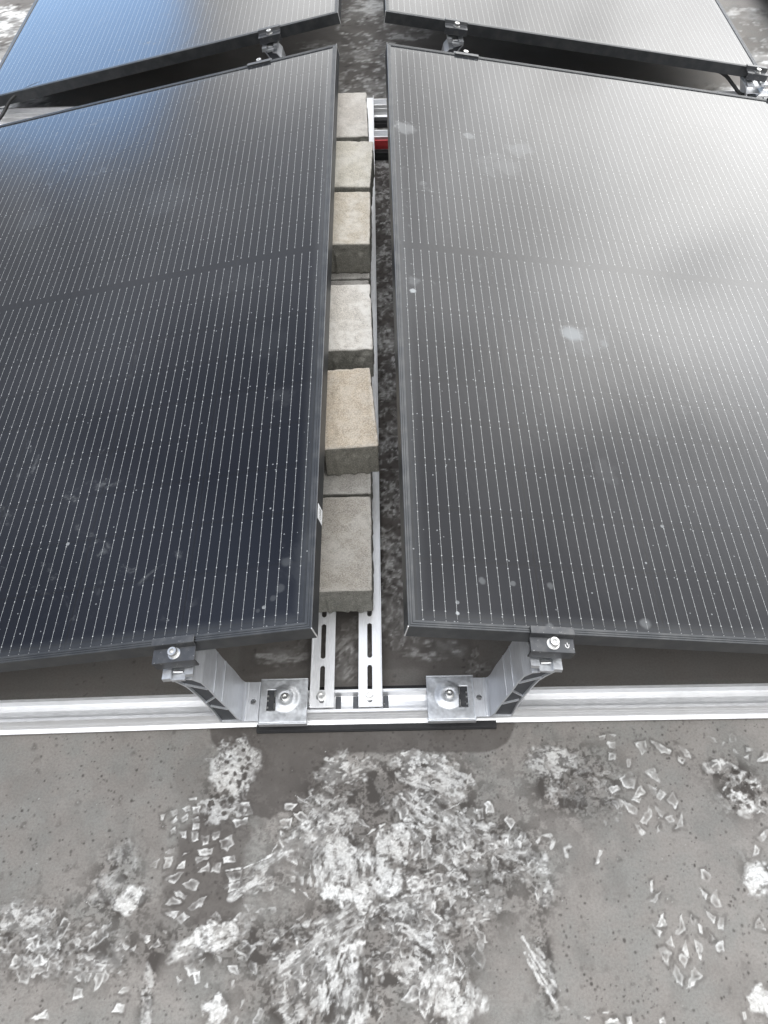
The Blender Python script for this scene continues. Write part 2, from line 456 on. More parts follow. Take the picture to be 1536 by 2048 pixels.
class Patch:
    def __init__(s, x0, x1, y0, y1, d):
        s.nx = int(round((x1 - x0) / d)) + 1; s.ny = int(round((y1 - y0) / d)) + 1
        s.x = np.linspace(x0, x1, s.nx); s.y = np.linspace(y0, y1, s.ny)
        s.X, s.Y = np.meshgrid(s.x, s.y)
        s.mud = np.zeros(s.X.shape, np.float32); s.dark = np.zeros_like(s.mud); s.wet = np.zeros_like(s.mud)  # wet: damp, and painted shade under panels and in the gap
    def sub(s, xa, xb, ya, yb):
        i0, i1 = np.searchsorted(s.x, (xa, xb)); j0, j1 = np.searchsorted(s.y, (ya, yb))
        if i1 - i0 < 1 or j1 - j0 < 1: return None
        return (slice(j0, j1), slice(i0, i1))
    def lug(s, pts, k=1.0, seed=0, fill=.45, core=0.0):
        p = np.array(pts, float)
        sl = s.sub(p[:, 0].min() - .006, p[:, 0].max() + .006, p[:, 1].min() - .006, p[:, 1].max() + .006)
        if sl is None: return
        X, Y = s.X[sl], s.Y[sl]
        X2 = X + (vn(X, Y, .006, seed) - .5) * .0035; Y2 = Y + (vn(X, Y, .006, seed + 5) - .5) * .0035
        a = np.roll(p, -1, 0) - p
        area = (p[:, 0] * np.roll(p[:, 1], -1) - np.roll(p[:, 0], -1) * p[:, 1]).sum()
        sg = 1 if area > 0 else -1
        D = np.full(X.shape, 1e9)
        for q, e in zip(p, a):
            ln = math.hypot(*e) + 1e-9
            D = np.minimum(D, sg * (e[0] * (Y2 - q[1]) - e[1] * (X2 - q[0])) / ln)
        ins = ss(D, -.0004, .0009)
        rim = np.exp(-((D - .0013) / .0018) ** 2)
        an_ = seed * 1.7; Us = (X * math.cos(an_) + Y * math.sin(an_)); Vs = (Y * math.cos(an_) - X * math.sin(an_))
        n = .5 * fb(X, Y, .005, seed + 2) + .5 * fb(Us / 4, Vs, .003, seed + 6, 2); gr = vn(X, Y, .014, seed + 9)
        th = seed * 2.399; c0 = p.mean(0); ex = max(np.ptp(p[:, 0]), np.ptp(p[:, 1])) * .5 + 1e-6
        dirn = np.clip(.55 + .6 * ((X - c0[0]) * math.cos(th) + (Y - c0[1]) * math.sin(th)) / ex, .08, 1.1)
        er = .35 + .65 * ss(fb(X, Y, .011, seed + 51, 2), .36, .56)
        v = er * ins * np.clip(fill * (.15 + 2.6 * n ** 2) * (.35 + 1.1 * gr) * (.35 + .65 * dirn) + rim * (.10 + 1.1 * vn(X, Y, .009, seed + 4)) * (.40 + .75 * dirn), 0, 1)
        s.mud[sl] = np.maximum(s.mud[sl] * (1 - .6 * ins), v * k)
        halo = np.exp(-((D + .0018) / .0026) ** 2) * .55 * ss(vn(X, Y, .010, seed + 7), .3, .8)
        if core > 0: halo = halo + core * ss(D, .0025, .006) * ss(vn(X, Y, .007, seed + 1), .35, .6)
        s.dark[sl] = np.maximum(s.dark[sl], halo * k)
    def mass(s, cx, cy, rx, ry, ang=0.0, k=1.0, seed=0, streak=0.0, dk=.4, cov=.5, sc=.0105):
        r = max(rx, ry) * 1.35
        sl = s.sub(cx - r, cx + r, cy - r, cy + r)
        if sl is None: return
        X, Y = s.X[sl] - cx, s.Y[sl] - cy
        ca, sa = math.cos(ang), math.sin(ang)
        U = X * ca + Y * sa; V = -X * sa + Y * ca
        e = np.sqrt((U / rx) ** 2 + (V / ry) ** 2)
        e = e + (fb(X + cx, Y + cy, .018 if cov < .95 else .011, seed, 3) - .5) * (.9 if cov < .95 else 1.7)
        m = ss(e, 1.08, .72)
        if streak > 0:
            f = fb(U / (1 + 5 * streak), V, sc * .42, seed + 3, 3)
            f = .5 * f + .5 * fb(U, V, sc * 1.6, seed + 6, 4)
        else:
            f = .62 * fb(U + .010 * (vn(U, V, .03, seed) - .5), V, sc * 1.5, seed + 8, 4) + .38 * fb(U, V, sc * .5, seed + 3, 3)
        tk = .66 - .30 * cov
        film = fb(U / 1.8, V, .026, seed + 25, 3)
        body = ss(f, tk - .05, tk + .11); core = ss(f, tk + .03, tk + .12)
        wq = .006 * (vn(U, V, .014, seed + 43) - .5)
        fine_ = .45 + 1.35 * (fb((U + wq) / (1.6 + 2.5 * streak), V + 1.5 * wq, .0034, seed + 41, 2) - .22)
        v = m * np.clip(.26 * ss(film, .35, .62) + (.36 * body + .66 * core) * fine_, 0, 1)
        grit = .85 + .4 * (vn(X + cx, Y + cy, .0022, seed + 12) - .3)
        s.mud[sl] = np.maximum(s.mud[sl] * (1 - .35 * m), np.clip(v * k * grit, 0, 1))
        dkk = ss(e, 1.35, .8) * np.maximum(ss(fb(U, V, sc * 1.8, seed + 15, 3), .52, .66), .8 * ss(fb(U, V, sc * .6, seed + 19, 2), .60, .75)) * min(1, dk * 1.1) * (1 - v)
        s.dark[sl] = np.maximum(s.dark[sl], dkk)
    def strokes(s, cx, cy, rx, ry, n, ln, wd, ang, seed, k=.9, dk=.35, spread=.5):
        # short smeared dabs of mud, pale and dark ones over each other
        rr = random.Random(seed)
        for i in range(n):
            a = rr.uniform(0, 6.283); q = rr.random() ** .6
            px, py = cx + rx * q * math.cos(a), cy + ry * q * math.sin(a)
            th = ang + rr.gauss(0, spread); L = ln * rr.uniform(.35, 1.4); W = wd * rr.uniform(.35, 1.3)
            r = max(L, W) * 1.3
            sl = s.sub(px - r, px + r, py - r, py + r)
            if sl is None: continue
            X, Y = s.X[sl] - px, s.Y[sl] - py
            U = X * math.cos(th) + Y * math.sin(th); V = -X * math.sin(th) + Y * math.cos(th)
            V = V + (vn(X + px, Y + py, .013, seed + i) - .5) * .005 + rr.uniform(-10, 10) * U * U
            e = np.hypot(U / L, V / W) + (fb(X + px, Y + py, .006, seed + 31, 2) - .5) * .9
            st = fb(U / 3.5, V, .0032, seed + i * 3, 2)
            m = ss(e, 1, .30) * (.25 + .75 * ss(st, .32, .60)) * (.5 + .5 * ss(fb(X + px, Y + py, .0045, seed + 77, 2), .35, .6))
            if rr.random() < dk:
                m = m * rr.uniform(.4, .95)
                s.dark[sl] = np.maximum(s.dark[sl], m); s.mud[sl] *= (1 - m)
            else:
                kk = k * rr.uniform(.35, 1.1)
                s.mud[sl] = np.clip(np.maximum(s.mud[sl], m * kk), 0, 1); s.dark[sl] *= (1 - .8 * m)
    def trail(s, pts, w, k, seed):
        # a thin curved line of mud, broken along its length
        P = [Vector((*q, 0)) for q in pts]
        for a, b2 in zip(P, P[1:]):
            r = w * 3
            sl = s.sub(min(a.x, b2.x) - r, max(a.x, b2.x) + r, min(a.y, b2.y) - r, max(a.y, b2.y) + r)
            if sl is None: continue
            X, Y = s.X[sl], s.Y[sl]; d = b2 - a; q = d.length_squared
            u = np.clip(((X - a.x) * d.x + (Y - a.y) * d.y) / q, 0, 1)
            e = np.hypot(X - a.x - u * d.x, Y - a.y - u * d.y) + (vn(X, Y, .006, seed) - .5) * w * 1.2
            m = ss(e, w, w * .35) * ss(fb(X, Y, .008, seed + 4, 2), .25, .55) * k
            s.mud[sl] = np.maximum(s.mud[sl], m)
    def holes(s, cx, cy, rx, ry, pitch, rad, seed, k=.8, n=60):
        rr = random.Random(seed)
        done = []
        for _ in range(n * 8):
            a = rr.uniform(0, 6.283); q = math.sqrt(rr.random())
            px, py = cx + rx * q * math.cos(a), cy + ry * q * math.sin(a)
            if any((px - u) ** 2 + (py - w) ** 2 < pitch ** 2 for u, w in done): continue
            done.append((px, py))
            ra = rad * rr.uniform(.6, 1.15)
            sl = s.sub(px - ra * 2, px + ra * 2, py - ra * 2, py + ra * 2)
            if sl is None: continue
            X, Y = s.X[sl], s.Y[sl]
            d = np.hypot(X - px, (Y - py) * rr.uniform(.85, 1.15)) + (vn(X, Y, .004, seed) - .5) * ra * .8
            h = ss(d, ra, ra * .45)
            s.mud[sl] *= (1 - h * .95)
            s.dark[sl] = np.maximum(s.dark[sl], h * k * (.5 + .6 * vn(X, Y, .003, seed + 3)))
            if len(done) >= n: break
    def scatter(s, cx, cy, rx, ry, n, size, seed, k=.8, ang=None, fill=.4, core=.25):
        rr = random.Random(seed)
        for i in range(n):
            a = rr.uniform(0, 6.283); q = math.sqrt(rr.random())
            px, py = cx + rx * q * math.cos(a), cy + ry * q * math.sin(a)
            th = rr.uniform(0, 6.283) if ang is None else ang + rr.uniform(-.5, .5)
            nn = rr.choice((3, 4, 4, 5)); L = size * rr.uniform(.6, 1.5); W = L * rr.uniform(.35, .8)
            pts = []
            for j in range(nn):
                b3 = 6.283 * (j + rr.uniform(-.22, .22)) / nn
                u, v = L * math.cos(b3), W * math.sin(b3)
                pts.append((px + u * math.cos(th) - v * math.sin(th), py + u * math.sin(th) + v * math.cos(th)))
            s.lug(pts, k * rr.uniform(.45, 1.0), seed + i * 7, fill * rr.uniform(.5, 1.3), core if rr.random() < .5 else 0)
    def specks(s, n, r0, r1, seed, k=.75):
        rr = random.Random(seed)
        xa, xb, ya, yb = s.x[0], s.x[-1], s.y[0], s.y[-1]
        for i in range(n):
            px, py = rr.uniform(xa, xb), rr.uniform(ya, yb)
            if vn(np.array([px]), np.array([py]), .12, seed)[0] < rr.uniform(.1, .65): continue
            ra = r0 + (r1 - r0) * rr.random() ** 2.2
            sl = s.sub(px - ra * 2.2, px + ra * 2.2, py - ra * 2.2, py + ra * 2.2)
            if sl is None: continue
            d = np.hypot(s.X[sl] - px, (s.Y[sl] - py) * rr.uniform(.7, 1.3))
            h = ss(d, ra * 1.25, ra * .45) * k * rr.uniform(.35, 1)
            s.dark[sl] = np.maximum(s.dark[sl], h); s.mud[sl] *= (1 - .7 * h)
LUGS=[(-3162,-2223,-3012,-2178,-3003,-2244,-3125,-2260),(-2655,-2214,-2393,-2182,-2412,-2291,-2605,-2306),(-2253,-2330,-2060,-2315,-2032,-2406,-2224,-2420),(-3151,-2296,-3015,-2298,-3050,-2459,-3142,-2486),(-2866,-2247,-2771,-2230,-2878,-2301),(-2683,-2304,-2410,-2309,-2521,-2361,-2647,-2437),(-2939,-2425,-2813,-2356,-2815,-2481,-2949,-2489),(-3404,-2417,-3244,-2323,-3243,-2455,-3360,-2453),(-2616,-2530,-2461,-2380,-2442,-2540),(-2400,-2399,-2253,-2402,-2276,-2543,-2415,-2541),(-3104,-2617,-2907,-2515,-2811,-2516,-2940,-2689,-3099,-2652),(-2845,-2691,-2701,-2617,-2560,-2679,-2619,-2816),(-2192,-2545,-1925,-2514,-1951,-2654,-2120,-2686),(-2119,-2693,-1950,-2661,-1938,-2793,-2126,-2818),(-2961,-2810,-2891,-2770,-2726,-2865,-2775,-2923),(-3050,-2979,-2956,-2844,-2809,-2949,-2898,-2988),(-2706,-3019,-2570,-2902,-2423,-2871,-2501,-3005,-2606,-3071),(-3054,-3080,-2812,-3067,-2892,-3166),(-2871,-3183,-2756,-3068,-2651,-3153,-2771,-3234),(-3382,-3355,-3213,-3374,-3182,-3455,-3251,-3480),(-3222,-3551,-3076,-3425,-3018,-3490,-3111,-3553),(-3056,-3311,-2961,-3329,-2962,-3378),(-4219,-3242,-4083,-3179,-3977,-3247),(-3955,-3263,-3802,-3183,-3858,-3281),(-4274,-2890,-4146,-2960,-4157,-3000),(-4854,-3232,-4753,-3184,-4790,-3266),(-4878,-3362,-4679,-3343,-4736,-3413),(-5209,-3786,-5153,-3583,-5049,-3632,-5031,-3773),(-5378,-3563,-5271,-3581,-5254,-3754,-5326,-3753),(-4897,-3729,-4790,-3573,-4650,-3701,-4781,-3762),(-4241,-3910,-4113,-3835,-4091,-3943),(-4099,-3820,-3987,-3837,-3980,-3960,-4052,-3959),(-3898,-4098,-3932,-3838,-3788,-3840,-3800,-3963),(-4203,-4168,-4182,-4018,-4054,-4035,-4049,-4141),(-3559,-4103,-3503,-4023,-3387,-4031,-3418,-4097),(-3624,-4326,-3540,-4209,-3438,-4225,-3430,-4329),(-4735,-4382,-4532,-4276,-4450,-4401),(-5023,-3521,-4940,-3410,-4845,-3572),(-4680,-3495,-4559,-3384,-4507,-3530),(-4325,-3355,-4218,-3422,-4250,-3534),(-4111,-3584,-4053,-3327,-3984,-3490),(-3646,-3431,-3484,-3514,-3546,-3577),(-3478,-3546,-3379,-3484,-3400,-3580),(-3323,-1679,-3247,-1650,-3251,-1757,-3304,-1748),(-3170,-1624,-3058,-1568,-3024,-1665,-3119,-1702),(-2977,-1570,-2861,-1533,-2828,-1631,-2925,-1656),(-2818,-1554,-2699,-1536,-2683,-1672,-2783,-1670),(-3145,-1797,-3059,-1703,-3023,-1761,-3100,-1835),(-2993,-1742,-2893,-1656,-2851,-1764,-2946,-1800),(-2813,-1746,-2698,-1710,-2674,-1805,-2785,-1811),(-3129,-1910,-3055,-1874,-3022,-1968,-3098,-1985),(-2968,-1932,-2868,-1933,-2854,-2045,-2933,-2044),(-2811,-1916,-2690,-1937,-2654,-2067,-2748,-2102),(-2624,-1994,-2483,-2015,-2488,-2144,-2584,-2160),(-2470,-1959,-2313,-1944,-2321,-2055,-2418,-2072),(-2786,-1803,-2672,-1824,-2672,-1918,-2772,-1916),(-2319,-2073,-2149,-2002,-2095,-2151,-2182,-2259,-2286,-2202),(-2135,-1528,-1895,-1513,-1838,-1707,-2037,-1722),(-2151,-1777,-1915,-1743,-1925,-1857,-2101,-1891),(-2896,-1416,-2755,-1411,-2749,-1458,-2879,-1455),(-1348,-1542,-1128,-1527,-1201,-1661,-1322,-1647),(-1413,-1791,-1196,-1757,-1228,-1907,-1385,-1923),(-1207,-2633,-1112,-2617,-1100,-2704,-1184,-2703),(-1216,-2806,-1096,-2780,-1093,-2842),(-1169,-3310,-1024,-3263,-984,-3313),(-1106,-3457,-961,-3411,-995,-3475),(-1082,-3213,-919,-3116,-1007,-3231),(-2660,-3781,-2521,-3736,-2452,-3862,-2552,-3922),(-2524,-3861,-2419,-3831,-2383,-3986,-2468,-4015),(-2028,-3775,-1882,-3793,-1836,-3903,-1981,-3885),(-2223,-3647,-2111,-3680,-2137,-3774),(-2772,-3887,-2655,-3951,-2701,-4011),(4534,-1320,4692,-1434,4629,-1539,4561,-1479),(4625,-1558,4732,-1435,4817,-1503,4716,-1599),(4796,-1600,4929,-1454,4990,-1623,4904,-1737),(4245,-1551,4429,-1338,4481,-1477,4365,-1553),(4221,-1570,4403,-1562,4345,-1650),(4101,-1568,4309,-1726,4267,-1839,4143,-1761),(4287,-1934,4520,-1672,4507,-1863,4397,-1974),(4580,-1673,4733,-1791,4675,-1873,4610,-1808),(4700,-1847,4862,-1831,4836,-1944,4758,-1943),(4834,-2038,5011,-1789,4976,-2022),(4201,-1970,4279,-1971,4362,-2103,4284,-2138),(4525,-2106,4593,-1977,4580,-2070),(4661,-519,4878,-680,5068,-760,5024,-863,4879,-860,4771,-691),(5166,-699,5364,-828,5346,-952,5261,-909),(5143,-886,5251,-950,5211,-1031,5139,-989),(4290,-911,4368,-933,4319,-1075,4258,-1074),(4121,-1253,4266,-1135,4413,-1218,4312,-1415,4155,-1392),(4531,-1140,4707,-1083,4758,-1225,4752,-1344,4628,-1262),(4463,-664,4659,-625,4686,-794,4545,-874),(4009,-633,4155,-636,4156,-742,4049,-760),(4053,-507,4200,-510,4167,-573),(3881,-525,4009,-519,3981,-603,3889,-601),(3996,-822,4140,-825,4097,-948,3994,-946),(3776,-1246,3915,-1269,3856,-1367),(3913,-1388,4065,-1331,4087,-1431,3935,-1486),(4005,-1546,4110,-1626,4035,-1702),(5099,-3068,5255,-2901,5260,-3138,5170,-3153),(5000,-3167,5154,-3286,5096,-3367,5026,-3284),(5173,-3286,5276,-3271,5214,-3450,5130,-3449),(4776,-3246,4852,-3313,4810,-3411,4763,-3377),(4844,-3346,4923,-3396,4920,-3510,4856,-3476),(4495,-3503,4651,-3228,4682,-3409,4546,-3520),(4247,-3385,4378,-3206,4404,-3371,4316,-3402),(4185,-3328,4309,-3467,4266,-3547,4211,-3466),(4335,-3612,4433,-3502,4447,-3662),(4213,-3673,4301,-3637,4386,-3739,4297,-3894,4228,-3799),(4537,-3710,4654,-3553,4630,-3806),(4461,-3803,4535,-3720,4619,-3821,4548,-3938),(4763,-3555,4863,-3637,4797,-3824,4749,-3730),(4347,-3987,4411,-3865,4496,-4005,4453,-4141,4376,-4094),(4495,-4156,4671,-3900,4769,-4009,4551,-4172),(5021,-3655,5168,-3578,5148,-3720,5072,-3735),(5076,-2638,5154,-2633,5220,-2746,5160,-2831,5079,-2778),(4998,-3463,5060,-3576,5001,-3591),(4276,-2764,4348,-2748,4288,-2936,4251,-2935),(4207,-3053,4427,-2904,4293,-3088),(4987,-2845,5102,-2984,5048,-3051),(1157,-2480,1193,-2192,1298,-2376,1213,-2499),(459,-1557,609,-1513,662,-1753,520,-1827),(2164,-1857,2232,-1775,2358,-1898,2247,-2009),(549,-775,782,-675,944,-782,670,-901),(1593,-1284,1691,-1085,1756,-1287),(1872,-1584,1994,-1567,2017,-1740,1896,-1757),(1742,-1697,1845,-1660,1849,-1832,1749,-1849),(2133,-2154,2215,-2119,2219,-2266,2141,-2264),(2293,-2121,2421,-2196,2370,-2305),(1367,-2214,1472,-2106,1539,-2253,1454,-2360),(1570,-2362,1727,-2329,1677,-2472),(1981,-2115,2044,-2262,1963,-2297),(472,-4242,655,-4065,811,-4143,719,-4231,541,-4288),(704,-4156,814,-4083,876,-4249,813,-4483,730,-4379),(1199,-3890,1270,-3641,1369,-3768,1376,-3924,1271,-3891),(894,-3523,1007,-3460,1112,-3543,1054,-3612),(1116,-3670,1189,-3480,1237,-3593,1176,-3687),(800,-3162,917,-3047,1130,-3250,977,-3330),(644,-3373,828,-3360,805,-3473,676,-3487),(888,-2877,1056,-2914,951,-3115,804,-3079),(1187,-2916,1333,-2987,1249,-3120),(1383,-2817,1531,-2854,1483,-2989,1392,-2954),(976,-2636,1130,-2604,1160,-2744,1006,-2776),(1243,-2641,1438,-2574,1504,-2715),(6408,-1014,6573,-873,6655,-875,6612,-1018),(6173,-1818,6394,-1688,6364,-1840),(6288,-784,6430,-795,6406,-849,6291,-847),(6221,-949,6315,-909,6265,-1011),(5909,-2458,6019,-2280,6075,-2353,6029,-2442),(6065,-2189,6281,-2064,6269,-2156,6121,-2264),(5667,-3425,5783,-3280,5835,-3477),(3272,-4521,3450,-4495,3505,-4571,3281,-4567),(3571,-4496,3661,-4483,3660,-4573,3574,-4572),(4035,-4518,4110,-4490,4125,-4580,4021,-4579),(3256,-4419,3380,-4406,3354,-4449),(2966,-4487,3105,-4483,3065,-4518),(5192,-4464,5248,-4450,5254,-4552,5198,-4565),(3664,-2328,3587,-2327,3492,-2540,3530,-2540)]
GR = []
P1 = Patch(-.76, .80, -.52, .02, .0015)
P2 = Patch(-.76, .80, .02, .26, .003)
P3 = Patch(-.16, .16, .26, 1.98, .003)
P4 = Patch(-1.7, 2.0, 1.98, 3.4, .008)
# damp membrane round the pad and under the trodden mud
X, Y = P1.X, P1.Y
nz = fb(X, Y, .05, 40, 4) - .5
nz2 = vn(X, Y, .01, 41) - .5
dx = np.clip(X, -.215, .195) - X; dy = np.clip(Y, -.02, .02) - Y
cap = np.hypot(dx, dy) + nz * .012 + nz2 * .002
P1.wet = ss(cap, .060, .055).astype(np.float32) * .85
def well(cx, cy, rx, ry, ang, k, soft=.3):
    ca, sa = math.cos(ang), math.sin(ang); U = (X - cx) * ca + (Y - cy) * sa; V = -(X - cx) * sa + (Y - cy) * ca
    e = np.hypot(U / rx, V / ry) + nz * 1.1
    P1.wet = np.maximum(P1.wet, ss(e, 1, 1 - soft) * k)
well(-.135, -.11, .075, .075, 0, .85, .12); well(-.235, -.25, .075, .10, -.3, .8, .25); well(-.30, -.335, .06, .05, .3, .35)
well(0, -.15, .16, .07, 0, .55, .5); well(.05, -.24, .2, .09, 0, .38, .6); well(.06, -.36, .16, .09, 0, .3, .7); well(-.09, -.37, .16, .09, 0, .3, .7)
well(.60, -.13, .06, .05, 0, .35, .6); well(-.46, -.36, .14, .05, 0, .3, .7); well(.34, -.14, .10, .06, 0, .25, .7); well(.54, -.42, .06, .05, 0, .25, .8)
# broad masses of dried mud: (x, y, rx, ry, angle, strength, streak, dark, cover)
MASS = [(-.2232, -.0947, .040, .047, .15, .72, 0, .3, .88), (-.2347, -.160, .034, .026, 0, .55, 0, .4, .6),
        (-.361, -.290, .030, .019, .2, .95, 0, .3, .8), (-.3805, -.2338, .026, .026, 0, .35, 0, .1, .6), (-.396, -.273, .03, .025, .6, .45, .4, .1, .6),
        (-.2355, -.3453, .062, .021, .35, .95, .7, .5, .72), (-.0328, -.1025, .050, .031, .3, .8, .25, .6, .62), (-.066, -.150, .04, .03, .9, .8, .2, .5, .6),
        (-.0386, -.2541, .030, .073, 1.5, .95, .55, .4, .80), (-.0041, -.2688, .024, .066, 1.5, .9, .65, .4, .72), (-.176, -.2658, .045, .018, .5, .75, .8, .5, .58),
        (-.058, -.3923, .082, .047, 1.25, .85, .5, .5, .64), (-.075, -.355, .09, .03, .5, .8, .9, .45, .55), (-.3134, -.415, .009, .050, .12, .55, .0, .1, .7),
        (-.2119, -.4335, .014, .016, 0, 1, 0, .3, .95), (-.5164, -.3111, .05, .024, -.2, .65, .1, .2, .62), (-.4438, -.3573, .11, .036, -.1, .5, .15, .35, .42),
        (-.0867, -.2026, .065, .032, .6, .85, .3, .5, .62), (.312, -.099, .046, .031, -.3, .72, .1, .15, .74), (.3256, -.1454, .042, .02, 0, .5, .1, .2, .55),
        (.6034, -.150, .040, .036, -.5, 1, 0, .75, .85), (.5768, -.1103, .028, .013, 0, .95, 0, .6, .8), (.5934, -.2706, .022, .021, .4, 1, 0, .3, .97),
        (.2657, -.2907, .016, .021, 0, .8, 0, .1, .7), (.556, -.4351, .020, .015, -.8, 1, 0, .1, .97), (.1005, -.1153, .055, .040, -.3, .85, .15, .5, .72),
        (.1046, -.190, .085, .055, -.75, .85, .35, .5, .62), (.0412, -.2196, .022, .032, 1.4, 1, .2, .5, .88), (.1886, -.2296, .085, .036, -.3, .75, .25, .45, .58),
        (.060, -.2839, .08, .036, .2, .85, .3, .5, .62), (.030, -.275, .03, .014, .1, 1, 0, .4, .92), (.073, -.272, .014, .012, .1, 1, 0, .4, .9), (.0794, -.3311, .055, .032, -.3, .8, .3, .4, .6),
        (.112, -.4164, .034, .055, 1.25, .9, .25, .3, .76), (.0558, -.3755, .042, .03, -.5, .8, .3, .5, .62), (.2487, -.3911, .010, .052, .62, .6, 0, .2, .6),
        (.262, -.405, .006, .05, .62, .4, 0, .2, .6), (.3638, -.1343, .05, .045, 0, .35, .1, .3, .42), (.1558, -.299, .055, .03, .1, .65, .2, .45, .5),
        (-.02, -.43, .05, .03, 1.4, .7, .6, .3, .5), (-.10, -.42, .04, .03, .4, .7, .3, .4, .55), (.62, -.36, .02, .02, 0, .5, 0, .2, .5)]
for i, (a, b_, c_, d_, an, k, st, dk, cv) in enumerate(MASS):
    P1.mass(a, b_, c_, d_, an, k * .9, 100 + i * 13, st, dk, cv - .06)
    ar = c_ * d_
    P1.strokes(a, b_, c_, d_, int(ar / .000052 * (.35 if cv > .84 else 1)), .0095, .0046, an if st > .2 else an + 1.2, 2000 + i * 41, k, .15 + .35 * dk, .35 if st > .4 else .8)
# trodden-in lug prints scattered through the messy part of the path
P1.scatter(0, -.20, .15, .07, 30, .013, 501, .9); P1.scatter(.08, -.33, .12, .07, 28, .013, 502, .9)
P1.scatter(-.10, -.39, .10, .06, 18, .013, 503, .9); P1.scatter(-.43, -.36, .13, .035, 26, .012, 504, .85)
P1.scatter(.2, -.24, .08, .04, 20, .011, 505, .8); P1.scatter(-.5, -.33, .06, .03, 12, .011, 506, .7); P1.scatter(.37, -.15, .05, .05, 18, .007, 507, .4)
P1.scatter(-.19, -.30, .05, .06, 14, .010, 508, .5); P1.scatter(.60, -.10, .06, .04, 8, .009, 509, .5); P1.scatter(-.2, -.40, .08, .05, 16, .007, 510, .5)
pass
P1.holes(.06, -.2, .15, .10, .020, .0040, 64, .7, 60); P1.holes(-.03, -.34, .13, .09, .022, .0040, 65, .6, 50); P1.holes(-.43, -.36, .12, .035, .02, .005, 66, .6, 22)
for i, q in enumerate(LUGS):
    pts = [(q[j] / 1e4, q[j + 1] / 1e4) for j in range(0, len(q), 2)]
    rr = random.Random(i)
    P1.lug(pts, rr.uniform(.8, 1.0), 900 + i * 5, rr.uniform(.25, .75), rr.choice((0, .35, .7)))
for i in range(26):                                          # bristly scratches
    rr = random.Random(700 + i)
    px, py, an, ln = rr.uniform(-.15, .22), rr.uniform(-.42, -.1), rr.uniform(0, 3.14), rr.uniform(.008, .03)
    u, v = math.cos(an), math.sin(an)
    P1.lug([(px - u * ln, py - v * ln), (px + v * .0014, py - u * .0014), (px + u * ln, py + v * ln), (px - v * .0014, py + u * .0014)], .8, 1200 + i, .8)
P1.specks(6500, .0010, .0028, 71, .85); P1.specks(260, .002, .0042, 72, .5)
sm = fb(P1.X, P1.Y, .055, 91, 4); pathm = np.exp(-((P1.X - .02) / .30) ** 2) * np.exp(-((P1.Y + .25) / .22) ** 2)
P1.dark = np.maximum(P1.dark, (.42 * ss(sm, .50, .68) * (.25 + .75 * pathm) * (1 - P1.mud)).astype(np.float32))
rr = random.Random(73)
for i in range(260):                                         # tiny white crumbs
    px, py = rr.uniform(-.7, .75), rr.uniform(-.5, 0)
    P1.lug([(px, py), (px + .0018, py + .0004), (px + .0006, py + .0022)], rr.uniform(.3, .9), i, .9)
P1.mud = np.clip((P1.mud - .03) * 1.12, 0, 1)
near = np.clip(sum(np.exp(-(((P1.X - a) / (c_ * 1.25)) ** 2 + ((P1.Y - b_) / (d_ * 1.25)) ** 2) * .9) for a, b_, c_, d_, *_r in MASS), 0, 1)
dn = np.maximum(ss(fb(P1.X, P1.Y, .016, 95, 4), .50, .64), .85 * ss(fb(P1.X, P1.Y, .006, 97, 3), .55, .68))
dn = np.maximum(dn, .8 * ss(fb(P1.X / 1.5, P1.Y, .0032, 98, 2), .60, .72))
P1.dark = np.maximum(P1.dark, (dn * near * .85 * (1 - ss(P1.mud, .2, .75))).astype(np.float32))
P1.mud *= (1 - .35 * near * ss(fb(P1.X, P1.Y, .022, 99, 3), .54, .68))
SOLID = [(-.0480, -.2853, .0174, .0256, 1.5, 1), (-.0102, -.2860, .0113, .0304, 0, .95), (.0300, -.2812, .0174, .0104, 0, 1), (.0756, -.2771, .0113, .0123, 0, 1), (-.0428, -.2327, .0226, .0342, 0, .8),
         (.0523, -.2162, .0174, .0323, -.3, .95), (.0245, -.2446, .0113, .0342, 0, .8), (-.2258, -.3338, .0313, .0152, .3, 1), (-.2135, -.4320, .0139, .0171, 0, 1), (-.0260, -.3596, .0174, .0086, .2, 1),
         (.1158, -.4193, .0174, .0399, .3, .85), (.0822, -.3506, .0226, .0133, -.4, .8), (-.3606, -.2901, .0191, .0152, 0, 1), (.5899, -.2758, .0217, .0209, 0, 1), (.5507, -.4339, .0191, .0152, -.7, 1),
         (-.0358, -.1810, .0226, .0152, .2, .75), (.1390, -.1220, .0296, .0228, -.5, .7), (-.2232, -.0947, .034, .044, -.15, .85), (-.2347, -.158, .030, .022, 0, .6)]
for i, (a, b_, c_, d_, an, k) in enumerate(SOLID):
    P1.mass(a, b_, c_, d_, an, k * .95, 4000 + i * 17, .12, .15, .96)
for hx_, hy_, hr in ((-.2215,-.0585,.0042),(-.2085,-.0660,.0050),(-.1985,-.0790,.0052),(-.2130,-.0820,.0056),(-.2290,-.0770,.0042),(-.2240,-.0905,.0058),(-.2075,-.0965,.0054),(-.1985,-.0950,.0040),(-.2180,-.1050,.0060),(-.2015,-.1100,.0056),(-.2330,-.1040,.0050),(-.2240,-.1190,.0048),(-.2100,-.1205,.0054),(-.2420,-.1180,.0060),(-.2310,-.1350,.0070),(-.2200,-.1470,.0105),(-.2345,-.1500,.0070)):
    P1.holes(hx_, hy_, .0004, .0004, .001, hr * 1.1, int(hr * 1e5 + hx_ * -1e4), .85, 1); P1.holes(.603, -.150, .036, .032, .0115, .0062, 62, .95, 18); P1.holes(-.24, -.155, .026, .018, .015, .006, 63, .7, 4)
